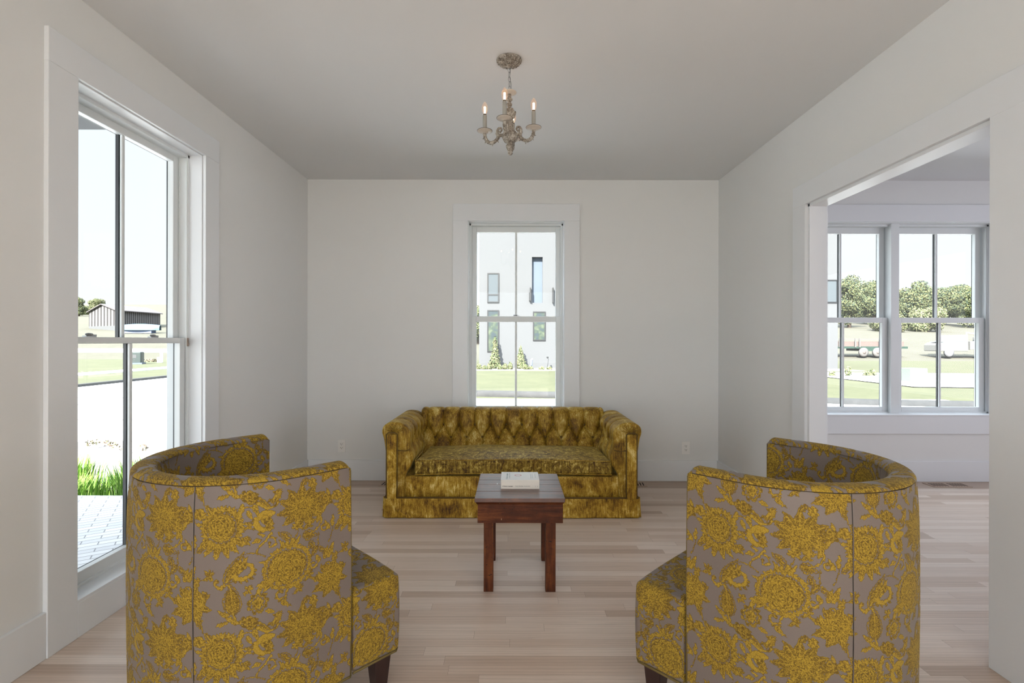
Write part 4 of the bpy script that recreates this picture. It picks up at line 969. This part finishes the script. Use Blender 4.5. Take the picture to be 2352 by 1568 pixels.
tl = [(1950, 90, 626, 6.6, 'tall green tree left of centre on the hill, nearest the white house'), (2008, 99, 640, 7.0, 'green tree second from the white house on the hill'),
      (2052, 108, 662, 6.5, 'lower bushy tree beside the window mullion on the hill'), (2105, 90, 640, 6.8, 'tall round green tree in the middle of the hill treeline'),
      (2158, 99, 656, 7.0, 'paler green tree right of the tall round one on the hill'), (2212, 108, 650, 8.0, 'broad green tree toward the right end of the treeline'), (2262, 90, 656, 7.4, 'green tree at the right edge of the window'),
      (1980, 118, 640, 9.0, 'dark tree at the back of the hill behind the nearest tall one'), (2130, 120, 660, 9.0, 'dark tree at the back between the two round ones'), (1096, 60, 700, 3.6, 'dark green tree showing past the left corner of the white house')]
for i, (px, y, yt_, ww, lb) in enumerate(tl): tree(wx_(px, y), y, (CAMH+(784-yt_)*y/1140-hill(y))/1.02, ww, lb, 30+i)
tree(wx_(2128, 81), 81, 3.6, 5.5, 'low pale shrubby tree in front of the hill treeline', 77, LY)
tree(wx_(2040, 81), 81, 3.0, 4.6, 'low straw-coloured scrub tree under the treeline', 78, LY)
# conifers by the barn
for i, (px, y, hh, ww, lb) in enumerate([(180, 128, 5.0, 3.2, 'dark pointed tree at the left edge of the tall window'), (202, 138, 2.0, 4.0, 'dark low tree left of the barn'), (222, 128, 4.6, 3.8, 'pale green tree rising behind the barn gable')]):
    tree(wx_(px, y), y, hh, ww, lb, 50+i, LG if i < 2 else LY, 'trees beside the barn')

# neighbour house
nh = empty('white_house', (9.2, 31, -0.4)); tag(nh, 'large white stucco box house across the lawn with narrow dark framed windows', 'house')
hx0, hx1 = -11.25, 11.15       # local x
def HX(px): return (px-1176)/36.77-9.2
def HZ(py): return CAMH+(784-py)/36.77+0.4
wall = MB(); 
rx0, rx1, rz0, rz1 = HX(1221.5), HX(1246), HZ(695), HZ(590)      # tall recess
wall.box(hx0, rx0, 0, 0.6, 0, 10.4).box(rx1, hx1, 0, 0.6, 0, 10.4).box(rx0, rx1, 0, 0.6, 0, rz0).box(rx0, rx1, 0, 0.6, rz1, 10.4).box(hx0, hx1, 0.6, 12, 0, 10.4)
wall.build('wall', M['white_ext'], nh)
MB().box(hx0-0.1, hx1+0.1, -0.06, 12.1, 10.4, 10.52).build('parapet_cap', M['white_ext'], nh)
MB().box(rx0, rx1, 0.30, 0.56, rz0, rz1).build('recess_panel', plain('blue_grey_panel', (0.0464, 0.0632, 0.0885), 0.7), nh)
paneglass = plain('reflective_house_glass', (0.0464, 0.0545, 0.0603), 0.15)
darkglass = NT('dark_house_glass'); dg = darkglass.noise(darkglass.coord(), 2.2, 4)
darkglass.set(Base_Color=darkglass.ramp(dg, [(0.42, (0.0148, 0.0232, 0.0274)), (0.5, (0.0211, 0.0316, 0.0211)), (0.62, (0.0506, 0.0632, 0.0379))]), Roughness=0.3)
fm = plain('slate_frame', (0.0018, 0.0022, 0.0029), 0.5)
def hwin(px0, px1, py0, py1, transom=None, g=paneglass):
    x0, x1, z0, z1 = HX(px0), HX(px1), HZ(py1), HZ(py0); t = 0.07; m = MB()
    m.box(x0, x0+t, -0.06, 0.02, z0, z1).box(x1-t, x1, -0.06, 0.02, z0, z1).box(x0+t, x1-t, -0.06, 0.02, z0, z0+t).box(x0+t, x1-t, -0.06, 0.02, z1-t, z1)
    if transom: zt = HZ(transom); m.box(x0+t, x1-t, -0.06, 0.02, zt-0.04, zt+0.04)
    o = m.build('window', fm, nh); MB().box(x0+t, x1-t, -0.03, 0.01, z0+t, z1-t).build('pane', g, o)
hwin(1119, 1146, 627, 695, 677); hwin(1119, 1146, 712, 808, None, darkglass.m); hwin(1224, 1253, 715, 782, None, darkglass.m)
hwin(1896, 1923, 641, 694)
for px, a, b in ((1218, 661, 691), (1269.5, 661, 695)):
    MB().box(HX(px)-0.035, HX(px)+0.035, -0.25, -0.02, HZ(b), HZ(a)).build('wall_light', fm, nh)
MB().box(HX(1215), HX(1217.3), -0.22, -0.02, HZ(691), HZ(672)).build('wall_fixture', fm, nh)
# planting along the neighbour house
def conifer(px, py0, py1, label, seed):
    y = 30.35; s = 1140/y; x = (px-1176)/s; h = (py1-py0)/s; t_ = empty('columnar_conifer', (x, y, -0.42)); tag(t_, label, 'shrub', 'columnar conifers by the white house')
    bl = [(0, 0, h*q, 0.34*(1-q)+0.05, 0.34*(1-q)+0.05, h*0.12) for q in np.linspace(0.1, 0.9, 8)]
    leafy('foliage', bl, 1500, 0.06, [LY[0], LY[2], LG[1]], t_, seed=seed); MB().tube([(0, 0, -0.1), (0, 0, h*0.9)], 0.03, 6).build('trunk', bark, t_)
conifer(1137, 770, 845, 'slim conifer in front of the tall lower window of the white house', 5)
conifer(1196, 793, 845, 'slim conifer right of the window muntin by the white house', 6)
places = [(1100, 14, 'leafy shrub at the left corner of the white house bed'), (1112, 10, 'small shrub second from the left in the house bed'), (1124, 17, 'pale shrub left of the taller slim conifer'), (1148, 12, 'low shrub just right of the taller slim conifer'),
          (1160, 15, 'pale flowering shrub in the middle of the house bed'), (1172, 18, 'bushy green shrub left of the window muntin'), (1208, 13, 'dark shrub right of the shorter slim conifer'), (1219, 9, 'low dark shrub beside the utility pipe'), (1244, 8, 'flat shrub under the lower right window'), (1262, 7, 'flat shrub at the right end of the house bed')]
for i, (px, h, lb) in enumerate(places):
    y = 29.4; s = 1140/y; t_ = leafy('garden_shrub', [(0, 0, h/s*0.45, 0.12, 0.18, h/s*0.5), (0.06, -0.08, h/s*0.3, 0.09, 0.12, h/s*0.32), (-0.06, 0.05, h/s*0.35, 0.09, 0.12, h/s*0.35)], 330, 0.055, [LY[2], LY[0], LG[0], LY[1]], seed=100+i)
    t_.location = ((px-1176)/s, y, -0.40); tag(t_, lb, 'shrub', 'low shrubs along the white house')
structure(MB().box(-2.2, 20.5, 28.7, 31.0, -0.42, -0.385).build('house_bed', M['mulch']))
MBp = MB().tube([(0, 0, 0), (0, 0, 0.55), (0.05, -0.08, 0.62)], [0.06, 0.06, 0.05], 8); o = MBp.build('utility_pipe', plain('blue_grey_pipe', (0.28, 0.36, 0.52), 0.6), loc=((1221-1176)/38, 30.2, -0.40)); tag(o, 'stubby blue grey utility pipe at the foot of the white house', 'pipe')
o = MB().tube([(0, 0, 0), (0.06, 0, 0.3), (0.10, 0, 0.62), (0.02, 0, 0.66), (0.04, 0, 0.74)], 0.012, 6).sphere((0.04, 0, 0.70), 0.06).build('garden_tap', fm, loc=((1257-1176)/38, 30.3, -0.40)); tag(o, 'thin garden standpipe by the right of the white house wall', 'tap')

# barn
by = 80; s = 1140/by
bn = empty('barn', ((318-1176)/s, by+3, hill(by)-0.2)); tag(bn, 'weathered barn with vertical slatted walls and low gabled roof on the hill', 'barn')
n = NT('barn_boards'); sx = n.n('ShaderNodeSeparateXYZ', {0: n.coord()}); 
f1 = n.math('GREATER_THAN', n.math('FRACT', n.math('DIVIDE', n.math('ADD', sx.outputs[0], sx.outputs[1]), 0.42)), 0.42)
n.set(Base_Color=n.mix(f1, (0.0148, 0.0126, 0.0135), (0.0928, 0.0885, 0.0906)), Roughness=0.9)
lx0, lx1 = (264-318)/s-2.0, (367-318)/s
def bmesh_barn():
    H1, H2 = 3.3, 4.4
    # gable corner points in plan (px, y): left-near A, middle B (gable/long-wall corner), right end C
    A = Vector(((204-1176)/1140*84, 84.0)); Bc = Vector(((268-1176)/1140*79, 79.0)); Cc = Vector(((368-1176)/1140*88, 88.0)); Dd = A+(Cc-Bc)
    o0 = Vector((bn.location.x, bn.location.y)); pts = [p-o0 for p in (A, Bc, Cc, Dd)]
    z0 = 0.0; w1 = MB(); vs = [(p.x, p.y, z0+0.9) for p in pts]+[(p.x, p.y, H1) for p in pts]
    g1 = (pts[0]+pts[1])/2; g2 = (pts[2]+pts[3])/2; vs += [(g1.x, g1.y, H2), (g2.x, g2.y, H2)]
    w1.add(vs, [(0, 1, 5, 4), (1, 2, 6, 5), (2, 3, 7, 6), (3, 0, 4, 7), (4, 5, 8), (6, 7, 9)]); w1.build('plank_wall', n.m, bn)
    b = MB(); vs = [(p.x, p.y, -0.5) for p in pts]+[(p.x, p.y, 0.9) for p in pts]; b.add(vs, [(0, 1, 5, 4), (1, 2, 6, 5), (2, 3, 7, 6), (3, 0, 4, 7), (4, 5, 6, 7)]); b.build('stone_footing', M['white_ext'], bn)
    ov = 0.35; d = (Cc-Bc).normalized(); e = (Bc-A).normalized(); r = MB()
    P = [pts[0]-e*ov-d*ov, pts[1]+e*ov-d*ov, pts[2]+e*ov+d*ov, pts[3]-e*ov+d*ov]; ga = g1-d*ov; gb = g2+d*ov; z = H1-0.08; T = 0.14
    vs = [(P[0].x, P[0].y, z), (ga.x, ga.y, H2+0.02), (P[1].x, P[1].y, z), (P[2].x, P[2].y, z), (gb.x, gb.y, H2+0.02), (P[3].x, P[3].y, z)]
    vs += [(v[0], v[1], v[2]+T) for v in vs]
    r.add(vs, [(6, 7, 10, 11), (7, 8, 9, 10), (0, 5, 4, 1), (1, 4, 3, 2), (0, 1, 7, 6), (1, 2, 8, 7), (3, 4, 10, 9), (4, 5, 11, 10), (2, 3, 9, 8), (5, 0, 6, 11)])
    r.build('roof', plain('pinkish_metal_roof', (0.0675, 0.059, 0.0611), 0.6), bn)
bmesh_barn()
yt = 74; o = empty('tarped_boat', ((322-1176)/1140*yt, yt, hill(yt))); tag(o, 'long pale blue tarp-covered boat parked in front of the barn', 'boat')
hu = MB(); L_ = 3.0
for k in range(12): pass
secs = []
V = []; nsec = 16
for i in range(nsec):
    t_ = i/(nsec-1); x = -L_+2*L_*t_; ww = 0.9*math.sin(PI*min(1, max(0.06, t_*0.9+0.08)))**0.5; hh = 0.95+0.25*math.sin(PI*t_)
    for k in range(13):
        a = PI*k/12; V.append((x, -ww*math.cos(a), 0.45+hh*math.sin(a)**0.8*0.8))
np_mesh('blue_tarp', V, grid_faces(nsec, 13), plain('blue_tarp', (0.0506, 0.1054, 0.1433), 0.6, 0.2, 3), o)
MB().box(-2.4, 2.0, -0.5, 0.5, 0.0, 0.5).build('trailer_base', plain('dark_trailer', (0.12, 0.16, 0.26), 0.7), o)

# utility box and post across the street
ub = empty('utility_box', ((312-1176)/1140*35.9, 35.9, -0.4), 0.35); tag(ub, 'grey green metal utility box on the grass across the street', 'utility box')
bx = plain('grey_green_metal', (0.0211, 0.0316, 0.0303), 0.6)
MB().box(-0.42, 0.42, -0.35, 0.35, 0.05, 0.86).build('cabinet', bx, ub, bevel=0.06, seg=3)
MB().box(-0.36, 0.50, -0.42, 0.40, -0.05, 0.09).build('pad', plain('dark_pad', (0.08, 0.10, 0.14), 0.8), ub)
MB().box(-0.10, 0.14, -0.356, -0.348, 0.42, 0.66).build('notice', M['white_ext'], ub); MB().box(-0.02, 0.06, -0.356, -0.348, 0.30, 0.34).build('plate', M['white_ext'], ub)
po = MB().box(-0.07, 0.07, -0.07, 0.07, 0, 1.05).box(-0.30, -0.05, -0.06, 0.06, 0, 0.42).build('marker_post', plain('white_plastic_post', (0.75, 0.78, 0.8), 0.6), loc=((371-1176)/1140*38, 38, -0.4)); tag(po, 'white marker post on the grass right of the utility box', 'post')
br_ = leafy('brush_pile', [(0, 0, 0.05, 0.6, 0.4, 0.12)], 160, 0.07, [bark, LY[1]], seed=9); br_.location = ((347-1176)/1140*40, 40, -0.38); tag(br_, 'small heap of brown brush on the grass behind the utility box', 'brush')

# bright grasses by the porch edge
def tuftgrass(x, y, h, n, label, seed, wid=0.006, spread=0.80, mats=LB):
    r = np.random.default_rng(seed); V = []; F = []; mi = []
    for k in range(n):
        a = r.uniform(0, 2*PI); b = r.uniform(0, spread*0.5); bx_, by_ = b*math.cos(a), b*math.sin(a); hh = h*r.uniform(0.55, 1.1); ln = r.uniform(0.05, 0.35)*hh; a2 = a+r.normal()*0.5; px_, py_ = -math.sin(a2)*wid, math.cos(a2)*wid
        o_ = len(V); m1 = (bx_+ln*0.35*math.cos(a2), by_+ln*0.35*math.sin(a2), hh*0.6); m2 = (bx_+ln*math.cos(a2), by_+ln*math.sin(a2), hh*(1-0.25*ln/hh))
        V += [(bx_-px_, by_-py_, 0), (bx_+px_, by_+py_, 0), (m1[0]+px_, m1[1]+py_, m1[2]), (m1[0]-px_, m1[1]-py_, m1[2]), (m2[0]+px_*.2, m2[1]+py_*.2, m2[2]), (m2[0]-px_*.2, m2[1]-py_*.2, m2[2])]
        F += [(o_, o_+1, o_+2, o_+3), (o_+3, o_+2, o_+4, o_+5)]; m = int(r.integers(0, len(mats))); mi += [m, m]
    o = np_mesh('ornamental_grass', V, F, mats, smooth=False, mi=mi); o.location = (x, y, -0.385); tag(o, label, 'grass', 'clumps of ornamental grass by the porch'); return o
k = 0
spots = [(-5.55, 4.92, 0.50, 'at the far left of the tall window'), (-4.95, 5.38, 0.58, 'second from the left, in the back row'), (-4.45, 4.90, 0.46, 'in the front row left of the muntin'), (-3.90, 5.38, 0.56, 'in the back row next to the muntin'),
         (-3.45, 4.90, 0.46, 'right of the muntin, in the front row'), (-2.85, 5.38, 0.50, 'furthest right, beside the porch corner')]
for (x, y, h, lb) in spots: k += 1; tuftgrass(x, y, h*0.62, 900, 'bright green grass clump '+lb, 200+k)
for i, (px, py) in enumerate(((205, 1035), (222, 1031), (245, 1035), (262, 1040), (285, 1045), (330, 1047))):
    y = 1.66*1140/(py-784); o = leafy('dry_flower_head', [(0, 0, 0.10, 0.06, 0.06, 0.05)], 40, 0.018, [bark, LY[1]], seed=300+i); o.location = ((px-1176)/1140*y, y, -0.385)
    tag(o, 'dry brown seed head in the pale bed, '+('leftmost of the six', 'second from the left', 'third from the left', 'fourth from the left', 'fifth from the left', 'right of the window muntin')[i], 'plant', 'dry seed heads in the pale bed')

# right window: flatbed trailer, truck, green transformer, shrubs
yt = 48; sT = 1140/yt; zt_ = hill(yt); tr = empty('flatbed_trailer', ((1981-1176)/sT, yt, zt_)); tag(tr, 'green flatbed trailer with tandem wheels and stake sides loaded with pinkish bricks', 'trailer')
grn = plain('dark_green_steel', (0.012, 0.030, 0.022), 0.5); whm = plain('pale_wheel', (0.085, 0.08, 0.078), 0.6); pk = plain('pink_brick', (0.085, 0.062, 0.056), 0.8, 0.1, 3)
MB().box(-3.6, 3.6, -1.0, 1.0, 0.78, 0.98).box(-0.9, 2.5, -1.02, 1.0, 0.55, 0.80).build('bed', grn, tr)
for xx in (-0.65, 0.65):
    Mx = Matrix.Translation((xx, -1.05, 0.43)) @ Matrix.Rotation(PI/2, 4, 'X')
    wv = MB().lathe([(0, -0.12), (0.30, -0.12), (0.43, -0.08), (0.44, 0.08), (0.30, 0.13), (0, 0.13)], 28, M=Mx).build('wheel', whm, tr); MB().lathe([(0, 0.125), (0.16, 0.135), (0.16, 0.12)], 16, M=Mx).build('hub', pk, wv)
ss = MB()
for xx in (-2.9, -1.4, -1.0, 0.9, 1.3, 2.9): ss.box(xx-0.06, xx+0.06, -1.08, -1.0, 0.9, 1.75)
ss.box(-3.5, 3.5, -1.06, -1.01, 1.62, 1.70).build('stake_side', whm, tr)
MB().box(-3.3, 3.3, -0.9, 0.9, 0.98, 1.45).build('load', pk, tr)
# pickup/utility truck
tk = empty('white_truck', ((2190-1176)/sT, yt-0.5, zt_)); tag(tk, 'white utility truck with crane gear parked on the pale field', 'truck')
wh = plain('white_vehicle_paint', (0.1265, 0.1265, 0.1223), 0.4)
MB().prism([(0, 0)]+[(2.2, 0), (2.2, 0)], 0, 0) if False else None
cab = MB(); prof = [(-2.5, 0.55), (-2.5, 1.15), (-2.2, 1.35), (-1.5, 1.45), (-1.1, 2.05), (0.1, 2.1), (0.15, 0.55)]
nP = len(prof); vs = [(x, -0.95, z) for x, z in prof]+[(x, 0.95, z) for x, z in prof]
cab.add(vs, [tuple(range(nP)), tuple(range(nP, 2*nP))[::-1]]+[(i, i+nP, (i+1) % nP+nP, (i+1) % nP) for i in range(nP)]); cab.build('cab', wh, tk, bevel=0.05)
MB().box(-1.0, -0.1, -0.98, 0.98, 1.5, 1.95).box(-2.3, -1.25, -0.5, 0.5, 1.43, 1.46).build('side_window', plain('teal_glass', (0.22, 0.34, 0.34), 0.2), tk)
MB().box(0.25, 2.6, -1.0, 1.0, 0.7, 1.5).box(2.2, 2.6, -0.9, 0.9, 1.5, 1.9).build('service_body', wh, tk, bevel=0.03)
MB().tube([(0.8, 0, 1.5), (0.8, 0, 2.3), (2.9, 0, 2.05)], 0.08, 8).build('boom', plain('pinkish_boom', (0.6, 0.42, 0.40), 0.6), tk)
for xx in (-1.7, 1.3):
    Mx = Matrix.Translation((xx, -0.92, 0.42)) @ Matrix.Rotation(PI/2, 4, 'X'); MB().lathe([(0, -0.12), (0.40, -0.12), (0.42, 0.1), (0.25, 0.13), (0, 0.13)], 24, M=Mx).build('wheel', plain('dark_tyre', (0.10, 0.10, 0.11), 0.8), tk)
gt = empty('green_transformer', ((2092-1176)/1140*21.4, 21.4, -0.4), 0.25); tag(gt, 'pale green electrical transformer box on the lawn edge', 'utility box')
MB().box(-0.48, 0.48, -0.35, 0.35, 0, 0.56).build('cabinet', plain('pale_green_metal', (0.0717, 0.1012, 0.0759), 0.6), gt, bevel=0.02)
MB().box(-0.012, 0.012, -0.356, -0.35, 0.03, 0.54).build('door_seam', plain('dark_seam', (0.1, 0.16, 0.12), 0.8), gt)
for i, (px, h, lb) in enumerate(((1948, 22, 'taller flowering shrub at the right corner of the white house'), (1990, 14, 'low pale shrub in front of the blue shadow'), (2005, 16, 'pale shrub right in front of the shaded drive'), (1912, 12, 'small shrub at the foot of the house corner'))):
    y = 24.5; s_ = 1140/y; o = leafy('garden_shrub', [(0, 0, h/s_*0.5, 0.13, 0.16, h/s_*0.5), (0.05, 0, h/s_*0.3, 0.10, 0.12, h/s_*0.3), (-0.05, 0, h/s_*0.25, 0.10, 0.12, h/s_*0.25)], 220, 0.05, LY, seed=400+i); o.location = ((px-1176)/s_, y, -0.4); tag(o, lb, 'shrub', 'shrubs at the right end of the white house')
